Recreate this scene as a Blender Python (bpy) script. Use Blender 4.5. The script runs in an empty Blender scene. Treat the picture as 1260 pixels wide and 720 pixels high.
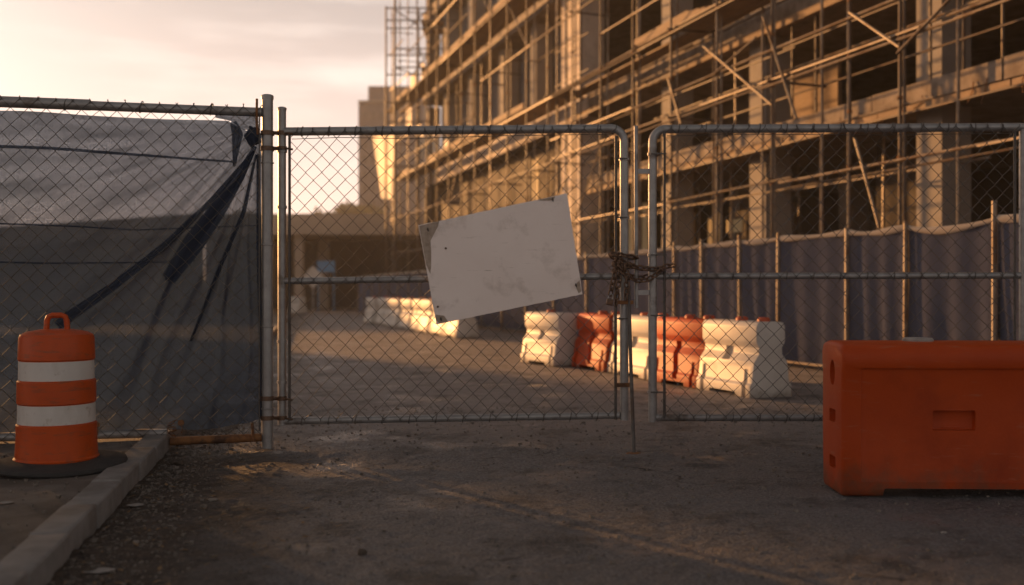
import bpy, bmesh, math, random
import numpy as np
from mathutils import Vector, Matrix

random.seed(7)
rng = np.random.default_rng(7)
scn = bpy.context.scene
col = scn.collection
R = math.radians

# ------------------------------------------------------------------ camera
CAM_Z = 1.15
FPX = 1225.0
cam_d = bpy.data.cameras.new('camera')
cam_d.sensor_width = 36.0
cam_d.lens = 36.0 * FPX / 1260.0
cam_d.clip_start = 0.05
cam_d.clip_end = 6000
cam_d.dof.use_dof = True
cam_d.dof.focus_distance = 6.5
cam_d.dof.aperture_fstop = 1.15
cam = bpy.data.objects.new('camera', cam_d)
col.objects.link(cam)
cam.location = (0, 0, CAM_Z)
cam.rotation_euler = (R(90), 0, 0)
scn.camera = cam

# ------------------------------------------------------------------ light
SUN_AZ = R(40.0)      # left of straight ahead
SUN_EL = R(7.0)
SUN_DIR = Vector((-math.sin(SUN_AZ) * math.cos(SUN_EL), math.cos(SUN_AZ) * math.cos(SUN_EL), math.sin(SUN_EL)))
sd = bpy.data.lights.new('sun', 'SUN')
sd.energy = 5.0
sd.angle = R(1.1)
sd.color = (1.0, 0.47, 0.155)
so = bpy.data.objects.new('sun', sd)
col.objects.link(so)
so.rotation_euler = SUN_DIR.to_track_quat('Z', 'Y').to_euler()
so.location = (-30, 30, 30)

world = bpy.data.worlds.new('World')
scn.world = world
world.use_nodes = True
wt = world.node_tree
for n in list(wt.nodes):
    wt.nodes.remove(n)
def wn(t, **kw):
    n = wt.nodes.new(t)
    for k, v in kw.items():
        setattr(n, k, v)
    return n
w_out = wn('ShaderNodeOutputWorld')
w_bg = wn('ShaderNodeBackground')
w_bg.inputs['Strength'].default_value = 0.06
sky = wn('ShaderNodeTexSky', sky_type='NISHITA')
sky.sun_disc = False
sky.sun_elevation = SUN_EL
sky.sun_rotation = -SUN_AZ
sky.air_density = 1.0
sky.dust_density = 1.0
sky.ozone_density = 1.0
# thin high cloud veil: soft streaks over the whole dome
tc = wn('ShaderNodeTexCoord')
mp = wn('ShaderNodeMapping'); mp.inputs['Scale'].default_value = (2.0, 2.0, 15.0)
mp.inputs['Rotation'].default_value = (0.04, 0.05, 0)
mp.inputs['Location'].default_value = (3.1, 1.7, 0.4)
nz = wn('ShaderNodeTexNoise'); nz.inputs['Scale'].default_value = 1.6; nz.inputs['Detail'].default_value = 6; nz.inputs['Roughness'].default_value = 0.55
rp = wn('ShaderNodeValToRGB')
rp.color_ramp.elements[0].position = 0.47; rp.color_ramp.elements[0].color = (0, 0, 0, 1)
rp.color_ramp.elements[1].position = 0.66; rp.color_ramp.elements[1].color = (1, 1, 1, 1)
veil = wn('ShaderNodeMix', data_type='RGBA')         # even veil of high haze
veil.inputs[0].default_value = 0.62
cl = wn('ShaderNodeMix', data_type='RGBA')
cl.inputs[7].default_value = (10.6, 9.4, 8.6, 1)
cm = wn('ShaderNodeMath', operation='MULTIPLY'); cm.inputs[1].default_value = 1.0
wt.links.new(tc.outputs['Generated'], mp.inputs['Vector'])
wt.links.new(mp.outputs['Vector'], nz.inputs['Vector'])
wt.links.new(nz.outputs['Fac'], rp.inputs['Fac'])
wt.links.new(rp.outputs['Color'], cm.inputs[0])
sep = wn('ShaderNodeSeparateXYZ'); wt.links.new(tc.outputs['Generated'], sep.inputs[0])
ev = wn('ShaderNodeMapRange', interpolation_type='SMOOTHERSTEP'); ev.inputs[1].default_value = -0.02; ev.inputs[2].default_value = 0.55; ev.inputs[3].default_value = 0.90; ev.inputs[4].default_value = 0.10
wt.links.new(sep.outputs['Z'], ev.inputs[0]); wt.links.new(ev.outputs[0], veil.inputs[0])
# the veil scatters forward: paler towards the sun, dimmer away from it
dp = wn('ShaderNodeVectorMath', operation='DOT_PRODUCT'); dp.inputs[1].default_value = tuple(SUN_DIR)
wt.links.new(tc.outputs['Generated'], dp.inputs[0])
fw = wn('ShaderNodeMapRange', interpolation_type='SMOOTHSTEP'); fw.inputs[1].default_value = -0.6; fw.inputs[2].default_value = 0.85; fw.inputs[3].default_value = 0.50; fw.inputs[4].default_value = 1.0
wt.links.new(dp.outputs['Value'], fw.inputs[0])
vc = wn('ShaderNodeVectorMath', operation='SCALE'); vc.inputs[0].default_value = (8.7, 7.25, 6.8); hzn = wn('ShaderNodeMapRange', interpolation_type='SMOOTHSTEP'); hzn.inputs[1].default_value = 0.0; hzn.inputs[2].default_value = 0.34; hzn.inputs[3].default_value = 1.30; hzn.inputs[4].default_value = 0.80
wt.links.new(sep.outputs['Z'], hzn.inputs[0])
fh = wn('ShaderNodeMath', operation='MULTIPLY'); wt.links.new(fw.outputs[0], fh.inputs[0]); wt.links.new(hzn.outputs[0], fh.inputs[1])
wt.links.new(fh.outputs[0], vc.inputs['Scale'])
wt.links.new(vc.outputs[0], veil.inputs[7])
hs = wn('ShaderNodeHueSaturation'); hs.inputs['Saturation'].default_value = 0.38; hs.inputs['Value'].default_value = 0.85; wt.links.new(sky.outputs['Color'], hs.inputs['Color'])
wt.links.new(hs.outputs[0], veil.inputs[6])
wt.links.new(veil.outputs[2], cl.inputs[6])
cm2 = wn('ShaderNodeMath', operation='MULTIPLY'); wt.links.new(cm.outputs[0], cm2.inputs[0]); wt.links.new(ev.outputs[0], cm2.inputs[1]); wt.links.new(cm2.outputs[0], cl.inputs[0])
wt.links.new(cl.outputs[2], w_bg.inputs['Color'])
wt.links.new(w_bg.outputs[0], w_out.inputs['Surface'])

scn.view_settings.view_transform = 'Standard'
scn.view_settings.look = 'None'
scn.view_settings.gamma = 1.0
scn.view_settings.use_curve_mapping = False
scn.view_settings.exposure = 1.0
scn.cycles.max_bounces = 8
scn.cycles.transparent_max_bounces = 16
scn.cycles.sample_clamp_indirect = 4.0

# ------------------------------------------------------------------ pixel helpers (photo pixels -> directions)
def P(px, py, d):
    return Vector(((px - 630) / FPX * d, d, CAM_Z - (py - 360) / FPX * d))
TH = math.atan(398 / 1225.0)
UV = Vector((-math.sin(TH), math.cos(TH), 0))     # along the street, away
NV = Vector((math.cos(TH), math.sin(TH), 0))      # into the building
KL = FPX * (math.cos(TH) + math.tan(TH) * math.sin(TH))
def W(s, L, z):
    v = UV * s + NV * L
    return Vector((v.x, v.y, z))
def s_of_depth(dep, L):
    return (dep - math.sin(TH) * L) / math.cos(TH)
def F(px, py, L):
    """point of the upright street-parallel sheet at offset L seen along a pixel"""
    dep = KL * L / (px - 232.0)
    v = W(s_of_depth(dep, L), L, 0)
    v.z = CAM_Z - (py - 360) / FPX * dep
    return v

# ------------------------------------------------------------------ materials
MATS = {}
def mat(name, c1, c2=None, rough=0.7, metal=0.0, scale=6.0, c3=None, scale3=1.5, p3=(0.5, 0.65), bump=0.0, bscale=40.0,
        coords='Object', rough2=None, stretch=None, spec=0.5, scuff=None, grime=None):
    m = bpy.data.materials.new(name)
    m.use_nodes = True
    t = m.node_tree
    b = t.nodes['Principled BSDF']
    b.inputs['Roughness'].default_value = rough
    b.inputs['Metallic'].default_value = metal
    b.inputs['Specular IOR Level'].default_value = spec
    if coords == 'World':
        g = t.nodes.new('ShaderNodeNewGeometry'); vec = g.outputs['Position']
    else:
        g = t.nodes.new('ShaderNodeTexCoord'); vec = g.outputs['Object']
    if stretch:
        mpn = t.nodes.new('ShaderNodeMapping'); mpn.inputs['Scale'].default_value = stretch
        t.links.new(vec, mpn.inputs['Vector']); vec = mpn.outputs['Vector']
    def noise(sc, det=5, rgh=0.6):
        n = t.nodes.new('ShaderNodeTexNoise')
        n.inputs['Scale'].default_value = sc; n.inputs['Detail'].default_value = det; n.inputs['Roughness'].default_value = rgh
        t.links.new(vec, n.inputs['Vector']); return n
    def ramp(src, a, bb):
        r = t.nodes.new('ShaderNodeMapRange'); r.inputs[1].default_value = a; r.inputs[2].default_value = bb
        t.links.new(src, r.inputs[0]); return r.outputs[0]
    cur = None
    if c2 is None:
        b.inputs['Base Color'].default_value = (*c1, 1)
    else:
        n1 = noise(scale)
        mx = t.nodes.new('ShaderNodeMix'); mx.data_type = 'RGBA'
        mx.inputs[6].default_value = (*c1, 1); mx.inputs[7].default_value = (*c2, 1)
        t.links.new(ramp(n1.outputs['Fac'], 0.32, 0.68), mx.inputs[0]); cur = mx.outputs[2]
        if c3 is not None:
            n3 = noise(scale3, 6, 0.65)
            m3 = t.nodes.new('ShaderNodeMix'); m3.data_type = 'RGBA'
            m3.inputs[7].default_value = (*c3, 1); t.links.new(cur, m3.inputs[6])
            f3 = ramp(n3.outputs['Fac'], *p3); t.links.new(f3, m3.inputs[0]); cur = m3.outputs[2]
            if rough2 is not None:
                rr = t.nodes.new('ShaderNodeMapRange'); rr.inputs[3].default_value = rough; rr.inputs[4].default_value = rough2
                t.links.new(f3, rr.inputs[0]); t.links.new(rr.outputs[0], b.inputs['Roughness'])
        if scuff is not None:                       # (colour, mapping scale, from, to): thin scratches
            ms = t.nodes.new('ShaderNodeMapping'); ms.inputs['Scale'].default_value = scuff[1]; ms.inputs['Rotation'].default_value = (0.1, 0.12, 0.2); t.links.new(vec, ms.inputs['Vector'])
            ns = t.nodes.new('ShaderNodeTexNoise'); ns.inputs['Scale'].default_value = 1.0; ns.inputs['Detail'].default_value = 7; ns.inputs['Roughness'].default_value = 0.7; t.links.new(ms.outputs[0], ns.inputs['Vector'])
            m4 = t.nodes.new('ShaderNodeMix'); m4.data_type = 'RGBA'; m4.inputs[7].default_value = (*scuff[0], 1); t.links.new(cur, m4.inputs[6])
            t.links.new(ramp(ns.outputs['Fac'], scuff[2], scuff[3]), m4.inputs[0]); cur = m4.outputs[2]
        if grime is not None:                       # (colour, scale, height): splashed dirt along the foot
            ng = noise(grime[1], 7, 0.7); sz = t.nodes.new('ShaderNodeSeparateXYZ'); t.links.new(vec, sz.inputs[0])
            ma = t.nodes.new('ShaderNodeMath'); ma.operation = 'MULTIPLY_ADD'; ma.inputs[1].default_value = -grime[2] * 3.2; t.links.new(ng.outputs['Fac'], ma.inputs[0]); t.links.new(sz.outputs['Z'], ma.inputs[2])
            m5 = t.nodes.new('ShaderNodeMix'); m5.data_type = 'RGBA'; m5.inputs[7].default_value = (*grime[0], 1); t.links.new(cur, m5.inputs[6])
            t.links.new(ramp(ma.outputs[0], -grime[2] * 0.9, -grime[2] * 2.2), m5.inputs[0]); cur = m5.outputs[2]
        t.links.new(cur, b.inputs['Base Color'])
    if bump > 0:
        nb = noise(bscale, 6, 0.65)
        bn = t.nodes.new('ShaderNodeBump'); bn.inputs['Strength'].default_value = 1.0; bn.inputs['Distance'].default_value = bump
        t.links.new(nb.outputs['Fac'], bn.inputs['Height']); t.links.new(bn.outputs['Normal'], b.inputs['Normal'])
    MATS[name] = m
    return m

mat('galvanized', (0.26, 0.25, 0.24), (0.36, 0.35, 0.335), 0.45, 0.5, 14, (0.12, 0.085, 0.06), 3.0, (0.58, 0.72), 0.0008, 60, rough2=0.8)
mat('wire', (0.075, 0.066, 0.058), (0.12, 0.105, 0.092), 0.55, 0.3, 9, (0.07, 0.04, 0.022), 2.0, (0.55, 0.7))
mat('rust', (0.16, 0.065, 0.025), (0.26, 0.12, 0.04), 0.85, 0.1, 25, (0.07, 0.035, 0.02), 8, (0.5, 0.62), 0.001, 90)
mat('chain_rust', (0.08, 0.047, 0.030), (0.19, 0.11, 0.065), 0.55, 0.35, 40)
mat('scaffold_steel', (0.18, 0.138, 0.10), (0.28, 0.225, 0.17), 0.5, 0.2, 5, (0.11, 0.06, 0.03), 2.2, (0.45, 0.62))
mat('backlit_steel', (0.07, 0.052, 0.040), (0.12, 0.09, 0.07), 0.6, 0.15, 5, (0.08, 0.042, 0.022), 2.2, (0.45, 0.62))  # backlit darkness of the poles is put into this colour
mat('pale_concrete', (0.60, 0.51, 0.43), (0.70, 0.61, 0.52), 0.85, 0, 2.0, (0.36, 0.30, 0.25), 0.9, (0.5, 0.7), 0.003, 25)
mat('sunlit_yellow', (0.62, 0.50, 0.28), (0.70, 0.58, 0.34), 0.8, 0, 3)  # sunlight on parts inside the bays is put into this colour
mat('timber', (0.22, 0.145, 0.085), (0.32, 0.22, 0.135), 0.8, 0, 3, (0.20, 0.13, 0.08), 1.0, (0.5, 0.7), 0.002, 30, stretch=(1, 1, 6))
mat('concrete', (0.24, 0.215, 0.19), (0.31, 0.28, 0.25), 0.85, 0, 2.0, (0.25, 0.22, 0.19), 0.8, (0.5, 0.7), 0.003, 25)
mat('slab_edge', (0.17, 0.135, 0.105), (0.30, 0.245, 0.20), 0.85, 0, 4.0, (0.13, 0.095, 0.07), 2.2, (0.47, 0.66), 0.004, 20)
mat('shaded_plywood', (0.05, 0.038, 0.029), (0.08, 0.060, 0.045), 0.85, 0, 1.5)  # ground floor shade below the slab is put into this dark colour
mat('infill', (0.10, 0.105, 0.12), (0.145, 0.145, 0.155), 0.85, 0, 1.2)
mat('dark_inside', (0.055, 0.048, 0.04), (0.08, 0.068, 0.055), 0.9, 0, 0.7)  # interior shade is put into this dark wall colour
mat('orange_plastic', (0.37, 0.044, 0.003), (0.43, 0.056, 0.004), 0.5, 0, 3, (0.25, 0.030, 0.004), 1.7, (0.50, 0.75), 0.0012, 60, rough2=0.7, spec=0.22,
    scuff=((0.38, 0.11, 0.05), (4, 4, 26), 0.59, 0.72), grime=((0.10, 0.055, 0.03), 6, 0.24))
mat('row_orange', (0.40, 0.045, 0.005), (0.46, 0.058, 0.006), 0.55, 0, 3, (0.26, 0.036, 0.008), 2.2, (0.5, 0.7), spec=0.2, grime=((0.12, 0.08, 0.055), 6, 0.10))
mat('drum_orange', (0.46, 0.060, 0.005), (0.52, 0.074, 0.006), 0.42, 0, 6, (0.36, 0.06, 0.012), 5, (0.55, 0.75), 0.0006, 80, rough2=0.65, spec=0.3, scuff=((0.22, 0.07, 0.03), (8, 8, 40), 0.54, 0.70), grime=((0.12, 0.06, 0.03), 9, 0.09))
mat('reflective_white', (0.56, 0.52, 0.47), (0.62, 0.58, 0.53), 0.45, 0, 8, (0.50, 0.45, 0.39), 6, (0.54, 0.75), stretch=(1, 1, 0.4), scuff=((0.34, 0.28, 0.22), (14, 14, 30), 0.58, 0.72))
mat('rubber', (0.025, 0.024, 0.023), (0.045, 0.042, 0.038), 0.85, 0, 12, bump=0.002, bscale=50)
mat('white_plastic', (0.52, 0.475, 0.42), (0.60, 0.56, 0.50), 0.5, 0, 3, (0.33, 0.28, 0.23), 2.2, (0.52, 0.72), spec=0.3, grime=((0.20, 0.16, 0.12), 6, 0.12))
mat('sign_face', (0.83, 0.725, 0.655), (0.88, 0.78, 0.71), 0.55, 0, 3, (0.52, 0.43, 0.36), 4.5, (0.55, 0.80), scuff=((0.40, 0.33, 0.27), (4.0, 5, 60), 0.63, 0.72))
mat('sign_wear', (0.30, 0.23, 0.17), (0.45, 0.36, 0.28), 0.8, 0, 30)
mat('kerb_concrete', (0.17, 0.158, 0.147), (0.25, 0.235, 0.22), 0.9, 0, 7, (0.13, 0.11, 0.09), 2.5, (0.5, 0.7), 0.004, 70, coords='World')
mat('pavement', (0.12, 0.10, 0.085), (0.18, 0.155, 0.13), 0.95, 0, 9, (0.08, 0.063, 0.048), 1.5, (0.45, 0.65), 0.006, 80, coords='World')
mat('dirt', (0.09, 0.07, 0.052), (0.14, 0.11, 0.08), 0.95, 0, 0.6, (0.06, 0.05, 0.035), 0.1, (0.45, 0.6), coords='World')
mat('stone', (0.10, 0.085, 0.07), (0.22, 0.19, 0.16), 0.9, 0, 20, coords='World')
mat('clod', (0.05, 0.038, 0.028), (0.085, 0.065, 0.048), 0.95, 0, 30, coords='World', bump=0.004, bscale=60)
mat('paper', (0.22, 0.20, 0.18), (0.34, 0.31, 0.28), 0.8, 0, 20)
mat('leaf_litter', (0.16, 0.10, 0.05), (0.24, 0.15, 0.07), 0.8, 0, 20)
mat('overpass_concrete', (0.36, 0.29, 0.23), (0.44, 0.36, 0.28), 0.9, 0, 0.4)
mat('tower_wall', (0.09, 0.10, 0.13), (0.12, 0.13, 0.16), 0.8, 0, 0.1)
mat('window_glass', (0.06, 0.065, 0.075), rough=0.15)
mat('pale_sheet', (0.60, 0.52, 0.40), (0.68, 0.60, 0.47), 0.7, 0, 1.0)
mat('blue_sheet', (0.09, 0.24, 0.42), (0.10, 0.28, 0.48), 0.7, 0, 2.0)
mat('bark', (0.07, 0.05, 0.035), (0.11, 0.08, 0.055), 0.95, 0, 6)
mat('leaves', (0.075, 0.085, 0.03), (0.12, 0.11, 0.04), 0.7, 0, 1.5)
mat('cap_red', (0.42, 0.07, 0.02), (0.5, 0.09, 0.03), 0.5, 0, 5)
mat('hill_grass', (0.10, 0.085, 0.045), (0.14, 0.12, 0.06), 0.95, 0, 0.2)

def road_material():
    m = bpy.data.materials.new('asphalt'); m.use_nodes = True
    t = m.node_tree; b = t.nodes['Principled BSDF']
    L = t.links.new
    g = t.nodes.new('ShaderNodeNewGeometry')
    def noise(sc, det=6, rgh=0.6, vec=None):
        n = t.nodes.new('ShaderNodeTexNoise'); n.inputs['Scale'].default_value = sc
        n.inputs['Detail'].default_value = det; n.inputs['Roughness'].default_value = rgh
        L(vec or g.outputs['Position'], n.inputs['Vector']); return n.outputs['Fac']
    def mr(src, a, c, o0=0.0, o1=1.0):
        r = t.nodes.new('ShaderNodeMapRange'); r.inputs[1].default_value = a; r.inputs[2].default_value = c
        r.inputs[3].default_value = o0; r.inputs[4].default_value = o1
        L(src, r.inputs[0]); return r.outputs[0]
    def mix(f, a, c):
        x = t.nodes.new('ShaderNodeMix'); x.data_type = 'RGBA'
        for i, v in ((6, a), (7, c)):
            if isinstance(v, tuple): x.inputs[i].default_value = (*v, 1)
            else: L(v, x.inputs[i])
        L(f, x.inputs[0]); return x.outputs[2]
    def op(o, a, c):
        x = t.nodes.new('ShaderNodeMath'); x.operation = o; x.use_clamp = o in ('ADD', 'MULTIPLY') 
        for i, v in ((0, a), (1, c)):
            if isinstance(v, float): x.inputs[i].default_value = v
            else: L(v, x.inputs[i])
        return x.outputs[0]
    agg = noise(60, 3, 0.8)
    base = mix(mr(agg, 0.42, 0.60), (0.055, 0.053, 0.055), (0.225, 0.212, 0.208))
    dust = mr(noise(0.8, 7, 0.62), 0.42, 0.66)
    big = mr(noise(32, 4, 0.75), 0.38, 0.66)
    base = mix(op('MULTIPLY', big, 0.45), base, (0.185, 0.172, 0.168))
    sxy = t.nodes.new('ShaderNodeSeparateXYZ'); L(g.outputs['Position'], sxy.inputs[0])
    site = mr(sxy.outputs['Y'], 7.0, 10.5)            # paler road colour blended in past the gate
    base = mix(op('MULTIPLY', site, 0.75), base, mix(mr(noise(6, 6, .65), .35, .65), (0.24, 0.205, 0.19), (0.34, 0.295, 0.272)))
    base = mix(op('MULTIPLY', dust, 0.5), base, (0.165, 0.152, 0.147))
    dark = mr(noise(1.7, 7, 0.72), 0.52, 0.62)
    base = mix(op('MULTIPLY', dark, 0.7), base, (0.035, 0.030, 0.026))
    # cracks: thin wandering joints, broken up so only some show
    nv = t.nodes.new('ShaderNodeTexNoise'); nv.inputs['Scale'].default_value = 3.0; nv.inputs['Detail'].default_value = 4; L(g.outputs['Position'], nv.inputs['Vector'])
    wv = t.nodes.new('ShaderNodeMix'); wv.data_type = 'VECTOR'; wv.inputs[0].default_value = 0.28; L(g.outputs['Position'], wv.inputs[4]); L(nv.outputs['Color'], wv.inputs[5])
    vo = t.nodes.new('ShaderNodeTexVoronoi'); vo.feature = 'DISTANCE_TO_EDGE'; vo.inputs['Scale'].default_value = 0.95; L(wv.outputs[1], vo.inputs['Vector'])
    crack = op('MULTIPLY', mr(vo.outputs['Distance'], 0.010, 0.002), mr(noise(0.9, 3), 0.54, 0.62))
    base = mix(crack, base, (0.018, 0.015, 0.013))
    # soil washed along the kerb: x + 0.2*y + 1.04 is the distance from the kerb face
    sx = t.nodes.new('ShaderNodeSeparateXYZ'); L(g.outputs['Position'], sx.inputs[0])
    kd = op('ADD', 0.0, 0.0)
    a1 = t.nodes.new('ShaderNodeMath'); a1.operation = 'MULTIPLY_ADD'; a1.inputs[1].default_value = 0.2; L(sx.outputs['Y'], a1.inputs[0]); L(sx.outputs['X'], a1.inputs[2])
    a2 = t.nodes.new('ShaderNodeMath'); a2.operation = 'ADD'; a2.inputs[1].default_value = 1.04; L(a1.outputs[0], a2.inputs[0])
    a3 = t.nodes.new('ShaderNodeMath'); a3.operation = 'MULTIPLY_ADD'; a3.inputs[1].default_value = -1.6; L(noise(2.6, 7, 0.7), a3.inputs[0]); L(a2.outputs[0], a3.inputs[2])
    soil = mr(a3.outputs[0], 0.35, -0.45)
    base = mix(soil, base, mix(mr(noise(22, 5, 0.7), 0.35, 0.65), (0.026, 0.017, 0.011), (0.095, 0.066, 0.043)))
    L(base, b.inputs['Base Color'])
    damp = mr(noise(1.25, 5, 0.55), 0.55, 0.64)
    damp = op('MULTIPLY', damp, mr(agg, 0.75, 0.4))
    ro = t.nodes.new('ShaderNodeMix'); ro.data_type = 'FLOAT'
    ro.inputs[2].default_value = 0.66; ro.inputs[3].default_value = 0.24; L(damp, ro.inputs[0])
    L(ro.outputs[0], b.inputs['Roughness'])
    b.inputs['Specular IOR Level'].default_value = 0.45
    bn = t.nodes.new('ShaderNodeBump'); bn.inputs['Distance'].default_value = 0.010; L(agg, bn.inputs['Height'])
    bn2 = t.nodes.new('ShaderNodeBump'); bn2.inputs['Distance'].default_value = 0.035; L(noise(14, 6, 0.7), bn2.inputs['Height']); L(bn.outputs[0], bn2.inputs['Normal'])
    L(bn2.outputs[0], b.inputs['Normal'])
    MATS['asphalt'] = m
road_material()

def fabric_material(name, c1, c2, open_frac, trans):
    m = bpy.data.materials.new(name); m.use_nodes = True
    t = m.node_tree; L = t.links.new
    for n in list(t.nodes): t.nodes.remove(n)
    out = t.nodes.new('ShaderNodeOutputMaterial')
    tcn = t.nodes.new('ShaderNodeTexCoord')
    n = t.nodes.new('ShaderNodeTexNoise'); n.inputs['Scale'].default_value = 3.0; n.inputs['Detail'].default_value = 6; L(tcn.outputs['Object'], n.inputs['Vector'])
    n2 = t.nodes.new('ShaderNodeTexNoise'); n2.inputs['Scale'].default_value = 130.0; n2.inputs['Detail'].default_value = 2; L(tcn.outputs['Object'], n2.inputs['Vector'])
    mx = t.nodes.new('ShaderNodeMix'); mx.data_type = 'RGBA'; mx.inputs[6].default_value = (*c1, 1); mx.inputs[7].default_value = (*c2, 1)
    L(n.outputs['Fac'], mx.inputs[0])
    d = t.nodes.new('ShaderNodeBsdfDiffuse'); d.inputs['Roughness'].default_value = 0.9; L(mx.outputs[2], d.inputs['Color'])
    tl = t.nodes.new('ShaderNodeBsdfTranslucent'); tl.inputs['Color'].default_value = (c1[0] * .7, c1[1] * 1.0, c1[2] * 1.35, 1)
    tp = t.nodes.new('ShaderNodeBsdfTransparent'); tp.inputs['Color'].default_value = (0.76, 0.85, 1.0, 1)
    m1 = t.nodes.new('ShaderNodeMixShader'); m1.inputs[0].default_value = trans; L(d.outputs[0], m1.inputs[1]); L(tl.outputs[0], m1.inputs[2])
    if open_frac > 0:
        r = t.nodes.new('ShaderNodeMapRange'); r.inputs[1].default_value = 0.3; r.inputs[2].default_value = 0.7
        # gathers: the weave bunches along rays that leave the knot (local x -0.09, z 2.31)
        sx = t.nodes.new('ShaderNodeSeparateXYZ'); L(tcn.outputs['Object'], sx.inputs[0])
        def mth(o, p, q=None):
            x = t.nodes.new('ShaderNodeMath'); x.operation = o
            for i_, v_ in ((0, p), (1, q)):
                if v_ is None: continue
                if isinstance(v_, (int, float)): x.inputs[i_].default_value = v_
                else: L(v_, x.inputs[i_])
            return x.outputs[0]
        qx = mth('SUBTRACT', -0.05, sx.outputs['X']); qz = mth('SUBTRACT', 2.36, sx.outputs['Z'])
        ang = mth('ARCTAN2', qz, qx); rad = mth('SQRT', mth('ADD', mth('MULTIPLY', qx, qx), mth('MULTIPLY', qz, qz)))
        cv = t.nodes.new('ShaderNodeCombineXYZ'); L(mth('MULTIPLY', ang, 9.0), cv.inputs[0]); L(mth('MULTIPLY', rad, 0.9), cv.inputs[1])
        n3 = t.nodes.new('ShaderNodeTexNoise'); n3.inputs['Scale'].default_value = 1.6; n3.inputs['Detail'].default_value = 4; L(cv.outputs[0], n3.inputs['Vector'])
        r3 = t.nodes.new('ShaderNodeMapRange'); r3.inputs[1].default_value = 0.34; r3.inputs[2].default_value = 0.60; r3.inputs[3].default_value = 0.45; r3.inputs[4].default_value = 1.1; L(n3.outputs['Fac'], r3.inputs[0])
        r.inputs[3].default_value = open_frac * 0.35; r.inputs[4].default_value = open_frac * 1.65; L(n2.outputs['Fac'], r.inputs[0])
        mm = t.nodes.new('ShaderNodeMath'); mm.operation = 'MULTIPLY'; L(r.outputs[0], mm.inputs[0]); L(r3.outputs[0], mm.inputs[1])
        m2 = t.nodes.new('ShaderNodeMixShader'); L(mm.outputs[0], m2.inputs[0]); L(m1.outputs[0], m2.inputs[1]); L(tp.outputs[0], m2.inputs[2])
        L(m2.outputs[0], out.inputs['Surface'])
    else:
        L(m1.outputs[0], out.inputs['Surface'])
    MATS[name] = m
fabric_material('screen_fabric', (0.042, 0.052, 0.082), (0.066, 0.078, 0.112), 0.13, 0.30)
fabric_material('fence_fabric', (0.115, 0.122, 0.170), (0.165, 0.168, 0.21), 0.0, 0.25)
fabric_material('sunlit_hem_fabric', (0.56, 0.47, 0.38), (0.64, 0.55, 0.45), 0.0, 0.2)  # sunlight on the rolled top edge is put into this pale colour

# ------------------------------------------------------------------ mesh helpers
class MB:
    def __init__(self): self.v = []; self.f = []
    def add(self, vs, fs):
        o = len(self.v); self.v += [tuple(x) for x in vs]; self.f += [tuple(i + o for i in f) for f in fs]; return self
    def box8(self, c):   # c: 8 corners, bottom ring then top ring
        return self.add(c, [(3, 2, 1, 0), (4, 5, 6, 7), (0, 1, 5, 4), (1, 2, 6, 5), (2, 3, 7, 6), (3, 0, 4, 7)])
    def box(self, x0, x1, y0, y1, z0, z1):
        return self.box8([(x0, y0, z0), (x1, y0, z0), (x1, y1, z0), (x0, y1, z0), (x0, y0, z1), (x1, y0, z1), (x1, y1, z1), (x0, y1, z1)])
    def wbox(self, s0, s1, L0, L1, z0, z1):   # box in street coordinates
        return self.box8([W(s0, L0, z0), W(s0, L1, z0), W(s1, L1, z0), W(s1, L0, z0), W(s0, L0, z1), W(s0, L1, z1), W(s1, L1, z1), W(s1, L0, z1)])
    def tube(self, pts, r, seg=8, closed=False, cap=True):
        pts = [Vector(p) for p in pts]; n = len(pts)
        rs = r if isinstance(r, (list, tuple)) else [r] * n
        tang = []
        for i in range(n):
            a = pts[(i - 1) % n] if (closed or i > 0) else pts[i]
            b = pts[(i + 1) % n] if (closed or i < n - 1) else pts[i]
            tang.append((b - a).normalized())
        t0 = tang[0]
        up = Vector((0, 0, 1)) if abs(t0.z) < 0.9 else Vector((0, 1, 0))
        nrm = (up - t0 * up.dot(t0)).normalized()
        vs = []; fs = []
        for i in range(n):
            t = tang[i]
            nrm = (nrm - t * nrm.dot(t)); nrm = nrm.normalized() if nrm.length > 1e-6 else t.orthogonal().normalized()
            bi = t.cross(nrm)
            for k in range(seg):
                a = 2 * math.pi * k / seg
                vs.append(pts[i] + (nrm * math.cos(a) + bi * math.sin(a)) * rs[i])
        m = n if closed else n - 1
        for i in range(m):
            for k in range(seg):
                a = i * seg + k; b = i * seg + (k + 1) % seg
                j = ((i + 1) % n) * seg
                fs.append((a, b, j + (k + 1) % seg, j + k))
        if not closed and cap:
            fs.append(tuple(range(seg - 1, -1, -1))); fs.append(tuple(range((n - 1) * seg, n * seg)))
        return self.add(vs, fs)
    def lathe(self, prof, seg=48, c=(0, 0, 0)):
        vs = []; fs = []
        n = len(prof)
        for r, z in prof:
            for k in range(seg):
                a = 2 * math.pi * k / seg
                vs.append((c[0] + r * math.cos(a), c[1] + r * math.sin(a), c[2] + z))
        for i in range(n - 1):
            for k in range(seg):
                fs.append((i * seg + k, i * seg + (k + 1) % seg, (i + 1) * seg + (k + 1) % seg, (i + 1) * seg + k))
        fs.append(tuple(range(seg - 1, -1, -1))); fs.append(tuple(range((n - 1) * seg, n * seg)))
        return self.add(vs, fs)
    def mesh(self, name, smooth=None):
        me = bpy.data.meshes.new(name); me.from_pydata(self.v, [], self.f); me.update()
        if smooth is not None:
            me.shade_smooth(); me.set_sharp_from_angle(angle=R(smooth))
        return me
    def build(self, name, material, parent=None, smooth=None):
        o = bpy.data.objects.new(name, self.mesh(name, smooth)); col.objects.link(o)
        if material: o.data.materials.append(MATS[material])
        if parent is not None: o.parent = parent
        return o

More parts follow.
